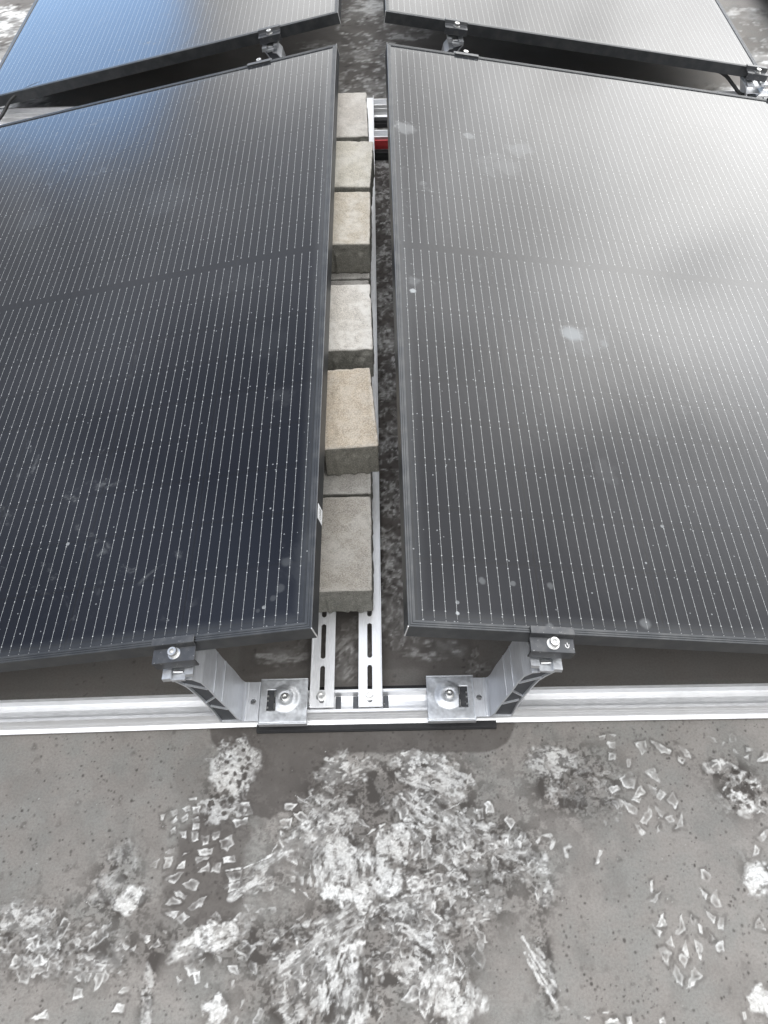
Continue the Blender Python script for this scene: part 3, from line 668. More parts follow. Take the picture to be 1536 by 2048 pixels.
for i, (pts, w_, k) in enumerate((([(-.2175, -.252), (-.189, -.2479), (-.1628, -.2377), (-.1459, -.229)], .0018, .9), ([(-.0079, -.2114), (.0078, -.1969), (.0277, -.1879)], .0022, .9),
        ([(.2631, -.22), (.2741, -.211), (.286, -.2094), (.2908, -.2169), (.2854, -.2277)], .0030, .7), ([(.315, -.2246), (.3065, -.2299), (.3068, -.2407)], .0035, .6), ([(.0644, -.1561), (.0913, -.1834), (.13, -.1991)], .0050, .6),
        ([(.2263, -.3498), (.2501, -.3911), (.2715, -.4158)], .0026, .7), ([(.2277, -.3689), (.2477, -.4094), (.2624, -.4306)], .0026, .75), ([(.2302, -.3784), (.2445, -.4063)], .002, .7), ([(.2330, -.372), (.254, -.409)], .0016, .7))):
    P1.trail(pts, w_, k, 4500 + i * 9)
# under the rail and the panel edges, along the gap and beyond
for pch, sd in ((P2, 1), (P3, 2), (P4, 3)):
    pch.specks(300 if pch is not P4 else 60, .0015, .0035, 80 + sd, .6)
P2.mass(-.155, .10, .05, .02, 0, .55, 81, .9, .3, .5); P2.mass(.12, .11, .06, .022, .05, .55, 82, .9, .3, .5); P2.mass(-.03, .10, .05, .05, .8, .45, 83, .5, .3, .5)
P2.scatter(.19, .078, .022, .025, 9, .010, 84, .6); P2.holes(.19, .078, .02, .022, .011, .004, 85, .8, 6); P2.scatter(.05, .16, .05, .07, 22, .010, 86, .5)
P2.scatter(-.05, .12, .08, .06, 14, .012, 87, .4); P2.mass(.06, .19, .04, .07, 1.4, .5, 88, .3, .4, .5)
for i in range(11):
  y0 = .30 + i * .155
  for P3_ in ((P2, P3) if i == 0 else (P3,)):
    P3_.mass(.065, y0, .055, .085, 1.3 + .3 * (i % 3), .6, 130 + i * 5, .15 * (i % 3), .7, .55, sc=.012)
    P3_.scatter(.065, y0, .06, .09, 22, .012, 160 + i, .7)
    P3_.strokes(.065, y0, .055, .09, 46, .016, .006, 1.3, 3000 + i * 57, .8, .5, .9)
    P3_.holes(.065, y0, .06, .09, .02, .0065, 190 + i, .8, 20)
P4.scatter(0, 2.12, .12, .14, 46, .018, 301, .7); P4.scatter(.01, 2.4, .12, .10, 34, .02, 302, .7); P4.scatter(0, 2.72, .12, .14, 40, .022, 303, .7)
P4.strokes(0, 2.3, .13, .42, 170, .03, .011, .3, 3900, .8, .4, .9); P4.strokes(-1.28, 2.5, .16, .4, 120, .04, .014, .5, 3950, .9, .4, .6)
P4.mass(.02, 2.72, .09, .07, .2, .7, 304, .4, .2, .6, sc=.03); P4.mass(.05, 2.16, .07, .06, .2, .6, 305, .2, .2, .6, sc=.025); P4.mass(-.06, 2.35, .06, .05, .2, .4, 306, .2, .2, .5, sc=.025)
P4.mass(-.16, 2.42, .09, .05, 0, .4, 307, .2, .1, .4, sc=.03); P4.mass(.16, 2.5, .08, .05, 0, .5, 308, .2, .1, .6, sc=.03)
P4.mass(-1.33, 2.66, .13, .16, .5, .95, 311, .3, .5, .75, sc=.03); P4.mass(-1.25, 2.42, .12, .10, .8, .9, 312, .3, .6, .7, sc=.03); P4.mass(-1.12, 2.06, .10, .10, .3, .8, 313, .2, .5, .7, sc=.03)
P4.scatter(-1.32, 2.6, .12, .2, 40, .025, 314, .8); P4.mass(1.38, 2.25, .10, .07, .1, .8, 315, .6, .4, .6, sc=.03); P4.mass(1.40, 2.6, .08, .06, .1, .5, 316, .6, .4, .5, sc=.03)
P4.scatter(1.38, 2.35, .1, .2, 24, .022, 317, .6); P4.mass(1.15, 2.05, .08, .05, .1, .7, 318, .4, .6, .6, sc=.03)
P3.wet[:] = 1.0 * ss(fb(P3.X, P3.Y, .12, 46, 3), .10, .35); P3.mud = np.clip(P3.mud * 1.05, 0, 1)  # shade of the narrow gap, painted into the membrane colour
P2.wet[:] = .75 * ss(P2.Y + (fb(P2.X, P2.Y, .05, 47, 3) - .5) * .06, .055, .09) * ss(np.abs(P2.X + .02), .24, .2); P2.mud *= .7  # painted shade behind the rail, mud dimmed with it
P2.wet[:] = np.maximum(P2.wet, ss(P2.Y, .14, .22) * ss(np.abs(P2.X), .24, .2) * ss(fb(P2.X, P2.Y, .12, 46, 3), .10, .35))  # carries the painted gap shade forward to the panel edges
P2.wet[:] = np.maximum(P2.wet, .5 * ss(P2.Y, .028, .05))  # even painted shade on the membrane under the panels
P2.strokes(.065, .2, .055, .07, 40, .016, .006, 1.3, 3700, .8, .5, .9); P2.strokes(-.035, .12, .03, .07, 24, .014, .005, 1.0, 3720, .6, .5, .6)
P4.wet[:] = np.maximum(.35 * ss(fb(P4.X, P4.Y, .3, 45, 3), .45, .6), .85 * ss(np.abs(P4.X), .5, .3) * ss(fb(P4.X, P4.Y, .2, 48, 3), .2, .45)); P4.mud = np.clip(P4.mud * 1.2, 0, 1)  # random damp, plus painted shade along the gap between the back panels

def build_ground():
    V = []; F = []; MU = []; DK = []; WT = []; base = 0
    for p in (P1, P2, P3, P4):
        n = p.X.size
        V.append(np.stack([p.X.ravel(), p.Y.ravel(), np.zeros(n)], 1))
        MU.append(p.mud.ravel()); DK.append(p.dark.ravel()); WT.append(p.wet.ravel())
        i = (np.arange(p.ny - 1)[:, None] * p.nx + np.arange(p.nx - 1)[None, :]).ravel() + base
        F.append(np.stack([i, i + 1, i + 1 + p.nx, i + p.nx], 1)); base += n
    B = 40
    for x0, x1, y0, y1 in ((-B, B, -B, -.52), (-B, B, 3.4, B), (-B, -.76, -.52, .26), (.80, B, -.52, .26), (-B, -.16, .26, 1.98),
                           (.16, B, .26, 1.98), (-B, -1.7, 1.98, 3.4), (2.0, B, 1.98, 3.4)):
        V.append(np.array([(x0, y0, 0), (x1, y0, 0), (x1, y1, 0), (x0, y1, 0)], float)); F.append(np.array([[base, base + 1, base + 2, base + 3]])); base += 4
        for q in (MU, DK, WT): q.append(np.zeros(4))
    V = np.concatenate(V).astype(np.float32); F = np.concatenate(F).astype(np.int32)
    me = bpy.data.meshes.new('roof_ground')
    me.vertices.add(len(V)); me.vertices.foreach_set('co', V.ravel())
    me.loops.add(F.size); me.loops.foreach_set('vertex_index', F.ravel())
    me.polygons.add(len(F)); me.polygons.foreach_set('loop_start', np.arange(0, F.size, 4, dtype=np.int32))
    me.update(calc_edges=True)
    for nm, dat in (('mud', MU), ('dark', DK), ('wet', WT)):  # 'wet' carries damp and painted shade together
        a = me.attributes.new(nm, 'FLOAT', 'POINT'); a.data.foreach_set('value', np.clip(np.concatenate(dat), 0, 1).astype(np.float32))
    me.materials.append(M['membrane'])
    o = bpy.data.objects.new('ground', me); link(o)
    tag(o, 'grey roof membrane with dried white muddy boot prints', 'roof surface', kind='structure')
build_ground()

# ------------------------------------------------------------------ solar panels
def frame_mesh(sg):
    prof = [(.028, -.030), (0, -.030), (0, -.0007), (.0007, 0), (.0022, 0), (.0026, -.0007), (.0034, -.0007), (.0038, 0), (.0056, 0), (.0060, -.0007),
            (.0068, -.0007), (.0072, 0), (.0090, 0), (.0094, -.0006), (.0110, -.0006), (.0112, -.0022), (.0112, -.008)]
    bm = bmesh.new(); rings = []
    for d, z in prof:
        c = [(d, d), (PW - d, d), (PW - d, PL - d), (d, PL - d)]
        rings.append([bm.verts.new((sg * x, y, z)) for x, y in c])
    for a, b_ in zip(rings, rings[1:]):
        for i in range(4):
            j = (i + 1) % 4
            bm.faces.new((a[i], a[j], b_[j], b_[i]))
    bmesh.ops.recalc_face_normals(bm, faces=bm.faces)
    return bm
def panel(sg, mat, label, group='tilted solar panels', sticker=False):
    side = -1 if sg < 0 else 1
    t_ = thing('solar_panel', label, 'solar panel', group=group)
    obj('frame', frame_mesh(sg), M['anodised_black'], t_)
    bm = bmesh.new(); a, b_ = sorted((sg * .0105, sg * (PW - .0105)))
    box(bm, a, b_, .0105, PL - .0105, -.006, -.0022)
    obj('glass', bm, M[mat], t_)
    for yy in (0, PL):
        bm = bmesh.new(); s2 = 1 if yy == 0 else -1
        # bare saw cut showing along the mitre of the frame corner
        w = .0011
        xs = sorted((-sg * .0004, sg * w)); ys = sorted((yy - s2 * .0004, yy + s2 * w))
        box(bm, xs[0], xs[1], ys[0], ys[1], -.030, .0002)
        v = [(sg * .0002, yy + s2 * .0010, .00025), (sg * .0010, yy + s2 * .0002, .00025), (sg * .0115, yy + s2 * .0108, .00025), (sg * .0108, yy + s2 * .0115, .00025)]
        obj('corner_edge', bm, M['bare_edge'], t_)
    if sticker:
        bm = bmesh.new(); box(bm, -.0003, .0003, -.0135, .0135, -.011, .011, .0)
        o = obj('label_sticker', bm, M['sticker_paper'], t_, loc=(.0006, .203, -.0155))
        o['label'] = 'white barcode sticker on the frame side'
    return t_
TL, TR = .19758, .15817
ZR = .315
pl = panel(-1, 'cells_left', 'dark blue solar panel in front, left of the concrete pavers', sticker=True)
pl.location = (-.0668, 0, ZR); pl.rotation_euler = (0, -TL, 0)
pr = panel(1, 'cells_right', 'dusty grey solar panel in front, right of the concrete pavers')
pr.location = (.0668, 0, ZR); pr.rotation_euler = (0, TR, 0)
ROW = 1.911
fl = panel(-1, 'cells_far_left', 'solar panel at the back left, mirroring blue sky'); fl.location = (-.0668, ROW, ZR); fl.rotation_euler = (0, -TL, 0)
fr = panel(1, 'cells_far_right', 'solar panel at the back right, mirroring bright white cloud'); fr.location = (.0668, ROW, ZR); fr.rotation_euler = (0, TR, 0)
nx = copy_tree(fl); nx.location = (2.56, ROW + .2, ZR); tag(nx, 'edge of the next solar panel cut off by the top right corner of the photo', 'solar panel')

# ------------------------------------------------------------------ rails lying on the roof
RAILP = [(-.0295, 0), (-.0295, .0030), (-.0230, .0052), (-.0208, .0120), (-.0195, .034), (-.0145, .034), (-.0138, .018), (-.004, .0165), (.004, .0165), (.0138, .018), (.0145, .034), (.0195, .034), (.0208, .0120), (.0230, .0052), (.0295, .0030), (.0295, 0)]
def rail(label, x0, x1, y, z, rz=0.0):
    bm = bmesh.new()
    n = len(RAILP)
    # the front wall carries a shallow drawn groove
    pr_ = RAILP[:4] + [(-.0204, .0235), (-.0199, .0240), (-.0199, .0262), (-.0198, .0266)] + RAILP[4:]
    extrude(bm, pr_, 'x', 0, x1 - x0)
    bmesh.ops.recalc_face_normals(bm, faces=bm.faces)
    o = obj('base_rail', bm, M['alu_x'], loc=(x0, y, z)); o.rotation_euler = (0, 0, rz)
    return tag(o, label, 'rail', 'aluminium base rails across the array')
rail('short aluminium base rail between the two connector plates, carrying both slotted rails', -.136, .141, 0, .009)
rL = rail('long aluminium base rail running out to the left edge of the photo in front', -.0, 1.25, .002, .005, 0); rL.location = (-.1385, .001, .005); rL.rotation_euler = (0, 0, math.pi + .0125)
rR = rail('long aluminium base rail running out to the right edge of the photo in front', .1435, 1.45, 0, .005, -.004)
rail('aluminium base rail under the back edge of the front panels', -1.5, 1.6, 1.733, .024, .004)
rail('farthest aluminium base rail, under the front edge of the back panels', -1.5, 1.6, 1.914, .024, .004)
def pad(label, x0, x1, y, h):
    bm = bmesh.new(); w = .039
    extrude(bm, [(-w, 0), (-w, h * .55), (-w + .0012, h * .6), (-w + .0012, h - .001), (-w + .003, h), (w - .003, h), (w, h - .001), (w, 0)], 'x', x0, x1)
    bmesh.ops.recalc_face_normals(bm, faces=bm.faces)
    return tag(obj('rubber_pad', bm, M['rubber'], loc=(0, y, .0005)), label, 'pad', 'rubber pads under the base rails')
pad('black rubber pad under the front base rail, lying on damp roofing', -.187, .2185, 0, .0085)
pad('black rubber pad under the back rail of the front panels, beside the red strip', -.2, .3, 1.733, .0235)
pad('farthest black rubber pad, under the front rail of the back panels', -.2, .3, 1.914, .0235)
bm = bmesh.new(); extrude(bm, [(-.0320, .030), (-.0325, .040), (-.0300, .0545), (-.0255, .0555), (-.0285, .038), (-.0288, .030)], 'x', -.12, .20)
tag(obj('red_strip', bm, M['red_paint'], loc=(0, 1.7355, 0)), 'red strip along the face of the rail, between the far pavers and the right panel', 'strip')

# ------------------------------------------------------------------ slotted rails that carry the pavers
TILT = .0095
def slotted(label, x0, x1, cx, lip_side):
    t_ = thing('slotted_rail', label, 'rail', (0, 0, .0505), (TILT, 0, 0), 'slotted rails under the pavers')
    bm = bmesh.new(); th = .0025
    ys = [-.0135, .0665, .1455, .2245, .3035]
    for a, b_ in zip(ys, ys[1:]):
        slot_plate(bm, x0, x1, a, b_, 0, th, cx, a + .0065 + .0042, b_ - .0065 - .0042, .0042)
    box(bm, x0, x1, ys[-1], 1.925, -th, 0)
    for side, up in ((x0, lip_side < 0), (x1, lip_side > 0)):
        s_ = 1 if side == x0 else -1
        a, b_ = sorted((side - s_ * .0001, side + s_ * .0020))
        if up: box(bm, a, b_, -.0105, 1.925, .0001, .0075, .0004); 
        a, b_ = sorted((side + s_ * .0003, side + s_ * .0023)); box(bm, a, b_, .045, 1.69, -.010, -th - .0001, .0)
    obj('plate', bm, M['alu_y'], t_)
    cap_bolt('bolt', t_, (cx - .0008, .0052, .0), .0066, .009)
    return t_
slotted('slotted aluminium rail on the left, running under the pavers', -.094, -.0540, -.0745, -1)
slotted('slotted aluminium rail on the right, its bright lip showing beside the pavers', -.0130, .0270, .0062, 1)
# dark blocks added in the rail channel as shade beside the slotted rails
for i, x in enumerate((-.048, -.0185, .0325)):
    bm = bmesh.new(); box(bm, x - .0045, x + .0045, -.0125, .0125, .0255, .0300, .0006)
    tag(obj('channel_shade', bm, M['clamp_black']), ('dark block standing in for shade in the rail channel, just right of the left slotted rail', 'dark block standing in for shade in the rail channel, just left of the right slotted rail', 'dark block standing in for shade in the rail channel, right of both slotted rails')[i], 'shade_block', 'shade blocks in the front rail channel')

# ------------------------------------------------------------------ connector plates over the rail joints
def connector(label, sg):
    t_ = thing('connector_plate', label, 'plate', (sg * .1385 + (.003 if sg > 0 else 0), 0, .0475), group='rail connector plates')
    bm = bmesh.new(); NX, NY = 54, 50; hx, hy = .0400, .0375
    bxx, byy = -sg * .0025, .005
    def zf(x, y):
        r = math.hypot((x - bxx) * 1.0, (y - byy))
        def s3(v, a, b_):
            q = min(1, max(0, (v - a) / (b_ - a))); return q * q * (3 - 2 * q)
        return .0034 * s3(r, .0255, .0135) * (1 - .25 * s3(r, .012, .007)) + .0006 * noise.noise(Vector((x * 55, y * 55, sg)))
    vs = [[bm.verts.new((-hx + 2 * hx * i / NX, -hy + 2 * hy * j / NY, zf(-hx + 2 * hx * i / NX, -hy + 2 * hy * j / NY))) for i in range(NX + 1)] for j in range(NY + 1)]
    for j in range(NY):
        for i in range(NX):
            x = sg * (-hx + 2 * hx * (i + .5) / NX); y = -hy + 2 * hy * (j + .5) / NY
            if .0140 < x < .0285 and -.0160 < y < .0195: continue
            bm.faces.new((vs[j][i], vs[j][i + 1], vs[j + 1][i + 1], vs[j + 1][i]))
    top = list(bm.faces)
    r = bmesh.ops.extrude_face_region(bm, geom=top)
    for v in [g for g in r['geom'] if isinstance(g, bmesh.types.BMVert)]: v.co.z -= .0022
    box(bm, -hx, hx, -hy - .0022, -hy - .0002, -.0120, .0002, .0005)
    box(bm, -hx, hx, hy + .0002, hy + .0022, -.0120, .0002, .0005)
    bmesh.ops.recalc_face_normals(bm, faces=bm.faces)
    obj('plate', bm, M['alu_plate'], t_, True)
    bm = bmesh.new()
    a, b_ = sorted((sg * .0120, sg * .0305)); box(bm, a, b_, -.018, .0215, -.0062, -.0045)
    obj('clip', bm, M['clamp_black'], t_)
    bm = bmesh.new()
    for yy in (-.010, .002, .010): a, b_ = sorted((sg * .0255, sg * .0284)); box(bm, a, b_, yy - .0012, yy + .0012, -.0044, -.0022)
    a, b_ = sorted((sg * .0142, sg * .0158)); box(bm, a, b_, -.013, -.004, -.0044, .0006); box(bm, a, b_, .008, .017, -.0044, .0006)
    obj('spring_teeth', bm, M['steel'], t_)
    cap_bolt('bolt', t_, (bxx, byy, .0026), .0060, .0072)
    return t_
connector('embossed connector plate over the rail joint, left of the slotted rails', -1)
connector('embossed connector plate over the rail joint, right of the slotted rails', 1)

# ------------------------------------------------------------------ tall brackets that hold the ridge side of the panels
OUT = [(-.2399, .046), (-.2433, .0909), (-.2486, .1319), (-.255, .1646), (-.2623, .196), (-.2703, .2113), (-.279, .2245), (-.2885, .2335)]
INN = [(-.2015, .0455), (-.2072, .0500), (-.2108, .0605), (-.2166, .0998), (-.2268, .1504), (-.2323, .1883), (-.2381, .2112), (-.2489, .2240), (-.2600, .2258)]
BASEZ = .0435
def bracket(sg, label, loc, rz=0, dz=0):
    t_ = thing('support_bracket', label, 'bracket', loc, (0, 0, rz), 'tall brackets under the panel ridge')
    ox, oz = -.22, BASEZ
    def T(p): return ((p[0] - ox) * (-sg), p[1] - oz)
    def mir(pts): return [T(p) for p in pts]
    bm = bmesh.new(); a, b_ = -.034, .034
    strip(bm, mir(OUT), .0024, 'y', a, b_); strip(bm, mir(INN), .0024, 'y', a, b_)
    for w in (((-.2642, .2027), (-.2345, .1838)), ((-.2473, .1303), (-.2295, .1521)), ((-.2437, .115), (-.2192, .0999))):
        strip(bm, mir(w), .0016, 'y', a + .0004, b_ - .0004)
    strip(bm, mir([(-.2388, .0455), (-.2030, .0455)]), .0024, 'y', a + .0002, b_ - .0002)
    for x, z in ((-.2290, .1715), (-.2228, .137)):
        u, v = T((x + .0010, z)); box(bm, u - .0005, u + .0005, a + .0002, b_ - .0002, v - .0005, v + .0005)
    obj('arch', bm, M['alu_cast'], t_)
    bm = bmesh.new(); y1 = a + .0035
    A_ = [T(p) for p in OUT]; B_ = [T(p) for p in INN[1:]]
    from bisect import bisect
    def at(pl_, k):
        f = k * (len(pl_) - 1); i = min(len(pl_) - 2, int(f)); return Vector(pl_[i]).lerp(Vector(pl_[i + 1]), f - i)
    vv = [(bm.verts.new((at(A_, k / 24).x, y1, at(A_, k / 24).y)), bm.verts.new((at(B_, k / 24).x, y1, at(B_, k / 24).y))) for k in range(25)]
    for p_, q_ in zip(vv, vv[1:]): bm.faces.new((p_[0], p_[1], q_[1], q_[0]))
    obj('shade_sheet', bm, M['hollow_shade'], t_)  # dark sheet across the hollow cells, standing in for their inner shade
    bm = bmesh.new()
    xs = sorted((T((-.2012, 0))[0], T((-.1790, 0))[0])); hx = T((-.1890, 0))[0]
    slot_plate(bm, xs[0], xs[1], a, b_, .0045, .0035, hx, -.001 - 1e-5, -.001 + 1e-5, .0048)
    u = T((-.2000, 0))[0]; box(bm, u - .0020, u + .0020, a + .0003, b_ - .0003, .0042, .0068, .0009)
    u = T((-.1803, 0))[0]; box(bm, u - .0010, u + .0010, a + .0003, b_ - .0003, .0042, .0064, .0004)
    obj('foot', bm, M['alu_cast'], t_)
    bm = bmesh.new()
    def slab(x0, x1, ztop, zbot, y0, y1):
        k = .19
        q = [(x0, ztop - (-.243 - x0) * k), (x1, ztop - (-.243 - x1) * k), (x1, zbot - (-.243 - x1) * k), (x0, zbot - (-.243 - x0) * k)]
        extrude(bm, mir([(p[0], p[1] + dz) for p in q]), 'y', y0, y1)
    slab(-.2890, -.2760, .2475, .2375, -.0385, .034); slab(-.2560, -.2430, .2475, .2375, -.0345, .034); slab(-.2759, -.2561, .2400, .2340, -.0385, .034)
    bmesh.ops.recalc_face_normals(bm, faces=bm.faces)
    obj('head', bm, M['alu_plate'], t_)
    bm = bmesh.new(); u0, u1 = sorted((T((-.2735, 0))[0], T((-.2585, 0))[0])); box(bm, u0, u1, -.0295, -.0265, .1945 + dz, .1985 + dz, .0008)
    obj('sliding_nut', bm, M['steel'], t_)
    return t_
bracket(-1, 'tall hollow bracket in front, holding the near edge of the left panel', (-.22, 0, BASEZ))
bracket(1, 'tall hollow bracket in front, holding the near edge of the right panel', (.2195, 0, BASEZ), dz=.006)
FZ = BASEZ + .0155
bracket(1, 'bracket hidden under the far edge of the front left panel', (-.22, PL, FZ - .012), math.pi)
bracket(-1, 'bracket hidden under the far edge of the front right panel', (.2195, PL, FZ - .012), math.pi)
bracket(-1, 'small looking bracket in the row gap, under the near edge of the back left panel', (-.22, ROW, FZ - .014))
bracket(1, 'small looking bracket in the row gap, under the near edge of the back right panel', (.2195, ROW, FZ - .014), dz=.006)

# ------------------------------------------------------------------ clamps that grip the panel frames
CLP = [(.0100, .0022), (-.0006, .0022), (-.0030, -.0072), (-.0240, -.0078), (-.0246, -.0250)]
def clamp(label, sg, s, y, far=False, mark=False):
    tl = TL if sg < 0 else TR
    t_ = thing('panel_clamp', label, 'clamp', (sg * (.0668 + s * math.cos(tl)), y, ZR - s * math.sin(tl)), (0, sg * tl, 0), 'clamps on the panel edges')
    if far:
        t_.rotation_euler = (0, -sg * tl, math.pi)
    bm = bmesh.new(); strip(bm, CLP, .0028, 'x', -.0325, .0325)
    es = [e for e in bm.edges if len(e.link_faces) == 2 and e.calc_face_angle(0) > .5]
    bmesh.ops.bevel(bm, geom=es, offset=.0005, segments=1, affect='EDGES')
    obj('clamp_plate', bm, M['clamp_black'], t_)
    cap_bolt('bolt', t_, (.001, -.0125, -.0064), .0070, .0098)
    if mark:
        bm = bmesh.new()
        pts = [(.0190, -.0125), (.0196, -.0165), (.0222, -.0180), (.0240, -.0160), (.0245, -.0120)]
        for p, q in zip(pts, pts[1:]):
            d = (Vector(q) - Vector(p)).normalized(); nn = Vector((-d.y, d.x)) * .0005
            z = lambda yy: -.0061 + .0003
            bm.faces.new([bm.verts.new((v.x, v.y, -.00585)) for v in (Vector(p) + nn, Vector(p) - nn, Vector(q) - nn, Vector(q) + nn)])
        for p, q in (((.0222, -.0095), (.0222, -.0135)),):
            bm.faces.new([bm.verts.new(v) for v in ((p[0] - .0005, p[1], -.00585), (q[0] - .0005, q[1], -.00585), (q[0] + .0005, q[1], -.00585), (p[0] + .0005, p[1], -.00585))])
        obj('stamped_mark', bm, M['bare_edge'], t_)
    return t_
clamp('black clamp with a silver bolt on the near edge of the front left panel', -1, .2065, 0)
clamp('black clamp with a silver bolt and a small curved mark, on the front right panel', 1, .2085, 0, mark=True)
clamp('small clamp on the far edge of the front left panel', -1, .2065 + .012, PL, True)
clamp('small clamp on the far edge of the front right panel', 1, .2085 + .01, PL, True)
clamp('clamp on the near edge of the back left panel, above the row gap', -1, .2040, ROW)
clamp('clamp on the near edge of the back right panel, above the row gap', 1, .2040, ROW)
clamp('clamp at the outer corner of the back right panel', 1, 1.125, ROW)
clamp('clamp at the outer far corner of the front right panel, cut by the photo edge', 1, 1.128, PL, True)

def low_bracket(label, x, y, far=False):
    t_ = thing('low_bracket', label, 'bracket', (x, y, .058), (0, 0, math.pi if far else 0), 'low brackets under the outer panel edges')
    bm = bmesh.new(); a, b_ = -.030, .034
    strip(bm, [(-.014, 0), (-.018, .014), (-.028, .040), (-.032, .044)], .003, 'y', a, b_)
    strip(bm, [(.012, 0), (.020, .018), (.030, .040), (.032, .044)], .003, 'y', a, b_)
    strip(bm, [(-.013, .0012), (.011, .0012)], .0024, 'y', a, b_); strip(bm, [(-.021, .020), (.019, .020)], .002, 'y', a, b_)
    obj('body', bm, M['alu_cast'], t_)
    bm = bmesh.new(); box(bm, -.031, -.010, -.042, .034, .0445, .051, .0006); box(bm, .010, .031, -.042, .034, .0445, .051, .0006); box(bm, -.0098, .0098, -.040, .034, .040, .0462, .0006)
    obj('head', bm, M['alu_plate'], t_)
    return t_
low_bracket('low bracket under the outer corner of the back right panel', 1.180, ROW)
low_bracket('low bracket under the outer far corner of the front right panel', 1.186, PL, True)

def tube(name, pts, r, mat, label, cat, n=8):
    # smooth a few points and sweep a circle
    P = [Vector(p) for p in pts]; Q = []
    for i in range(len(P) - 1):
        p0 = P[max(0, i - 1)]; p1 = P[i]; p2 = P[i + 1]; p3 = P[min(len(P) - 1, i + 2)]
        for k in range(8):
            u = k / 8
            Q.append(.5 * ((2 * p1) + (p2 - p0) * u + (2 * p0 - 5 * p1 + 4 * p2 - p3) * u * u + (3 * p1 - p0 - 3 * p2 + p3) * u ** 3))
    Q.append(P[-1]); bm = bmesh.new(); prev = None
    for i, q in enumerate(Q):
        d = (Q[min(i + 1, len(Q) - 1)] - Q[max(i - 1, 0)]).normalized()
        s_ = d.orthogonal().normalized() if prev is None else (prev[1] - d * prev[1].dot(d)).normalized()
        w = d.cross(s_)
        ring = [bm.verts.new(q + r * (s_ * math.cos(6.2832 * k / n) + w * math.sin(6.2832 * k / n))) for k in range(n)]
        if prev:
            for k in range(n): bm.faces.new((prev[0][k], prev[0][(k + 1) % n], ring[(k + 1) % n], ring[k]))
        prev = (ring, s_)
    o = obj(name, bm, M[mat], smooth=True)
    return tag(o, label, cat)
tube('cable', [(.95, 1.95, .145), (1.05, 1.935, .128), (1.095, 1.925, .112), (1.128, 1.915, .085), (1.155, 1.90, .066), (1.20, 1.92, .064)], .0052, 'cable_black', 'black cable dropping from the back right panel to its low bracket', 'cable')
tube('cable', [(-.95, 1.96, .13), (-1.03, 1.93, .115), (-1.075, 1.905, .098), (-1.105, 1.87, .070), (-1.13, 1.82, .062), (-1.2, 1.75, .06)], .0052, 'cable_black', 'black cable hanging in the row gap at the left edge of the photo', 'cable')

# ------------------------------------------------------------------ concrete pavers used as ballast
def paver_mesh(seed):
    rd = random.Random(seed); off = Vector((seed * 3.7, seed * 1.3, seed * 7.1))
    hx, hy, hz = .0495, .0985, .040; r = .0032
    bm = bmesh.new(); cache = {}
    nx_, ny_, nz_ = 44, 60, 24
    ribx = [(-.027, .0040), (.003, .0036), (.027, .0052)]
    riby = [(-.06, .0045), (-.02, .0045), (.025, .0045), (.065, .0045)]
    def P(i, j, k):
        key = (i, j, k)
        if key in cache: return cache[key]
        def c(a, n, h):
            # finer steps near the arris
            u = 2 * a / n - 1
            return h * (math.copysign(abs(u) ** .75, u))
        p = Vector((c(i, nx_, hx), c(j, ny_, hy), c(k, nz_, hz)))
        q = Vector((max(-hx + r, min(hx - r, p.x)), max(-hy + r, min(hy - r, p.y)), max(-hz + r, min(hz - r, p.z))))
        d = p - q
        nrm = d.normalized() if d.length > 1e-9 else Vector((0, 0, 1))
        w = q + nrm * r
        top = p.z > hz - .0045
        if not top:
            fade = min(1, max(0, (hz * .45 - w.z + .006 * noise.noise(w * 90)) / .006))
            if abs(abs(p.y) - hy) < 1e-5:
                for cx, ww in ribx: w.y += math.copysign(.0032 * fade * math.exp(-((w.x - cx) / ww) ** 4), p.y)
            if abs(abs(p.x) - hx) < 1e-5:
                for cy, ww in riby: w.x += math.copysign(.0022 * fade * math.exp(-((w.y - cy) / ww) ** 2 * 1.4), p.x)
        amp = .00035 if top and abs(p.z - hz) < 1e-6 and abs(p.x) < hx - .004 and abs(p.y) < hy - .004 else .0010
        w += nrm * (noise.fractal(w * 60 + off, 1.0, 2.0, 4) * amp)
        ch = noise.noise(w * 42 + off * 2)
        if d.length > r * .95 and ch > .28: w -= nrm * (ch - .28) * .006      # chipped arrises
        v = bm.verts.new(w); cache[key] = v; return v
    def quad(a, b_, c_, d_, m):
        f = bm.faces.new((P(*a), P(*b_), P(*c_), P(*d_))); f.material_index = m; f.smooth = True
    for i in range(nx_):
        for j in range(ny_):
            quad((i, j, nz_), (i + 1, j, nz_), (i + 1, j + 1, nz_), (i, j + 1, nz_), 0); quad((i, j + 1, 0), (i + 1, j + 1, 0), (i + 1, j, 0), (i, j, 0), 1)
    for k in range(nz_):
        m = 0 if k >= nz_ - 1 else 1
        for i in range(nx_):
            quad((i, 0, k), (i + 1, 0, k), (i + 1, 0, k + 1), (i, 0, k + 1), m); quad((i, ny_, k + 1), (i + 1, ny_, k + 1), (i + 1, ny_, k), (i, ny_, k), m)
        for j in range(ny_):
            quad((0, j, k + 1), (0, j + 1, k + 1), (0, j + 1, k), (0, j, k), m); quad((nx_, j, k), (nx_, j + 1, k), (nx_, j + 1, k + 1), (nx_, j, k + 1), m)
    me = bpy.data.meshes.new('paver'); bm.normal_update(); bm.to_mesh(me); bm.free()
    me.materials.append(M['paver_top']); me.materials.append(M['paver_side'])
    return me
PM = [paver_mesh(s) for s in (1, 2, 3)]
BZ = .0505
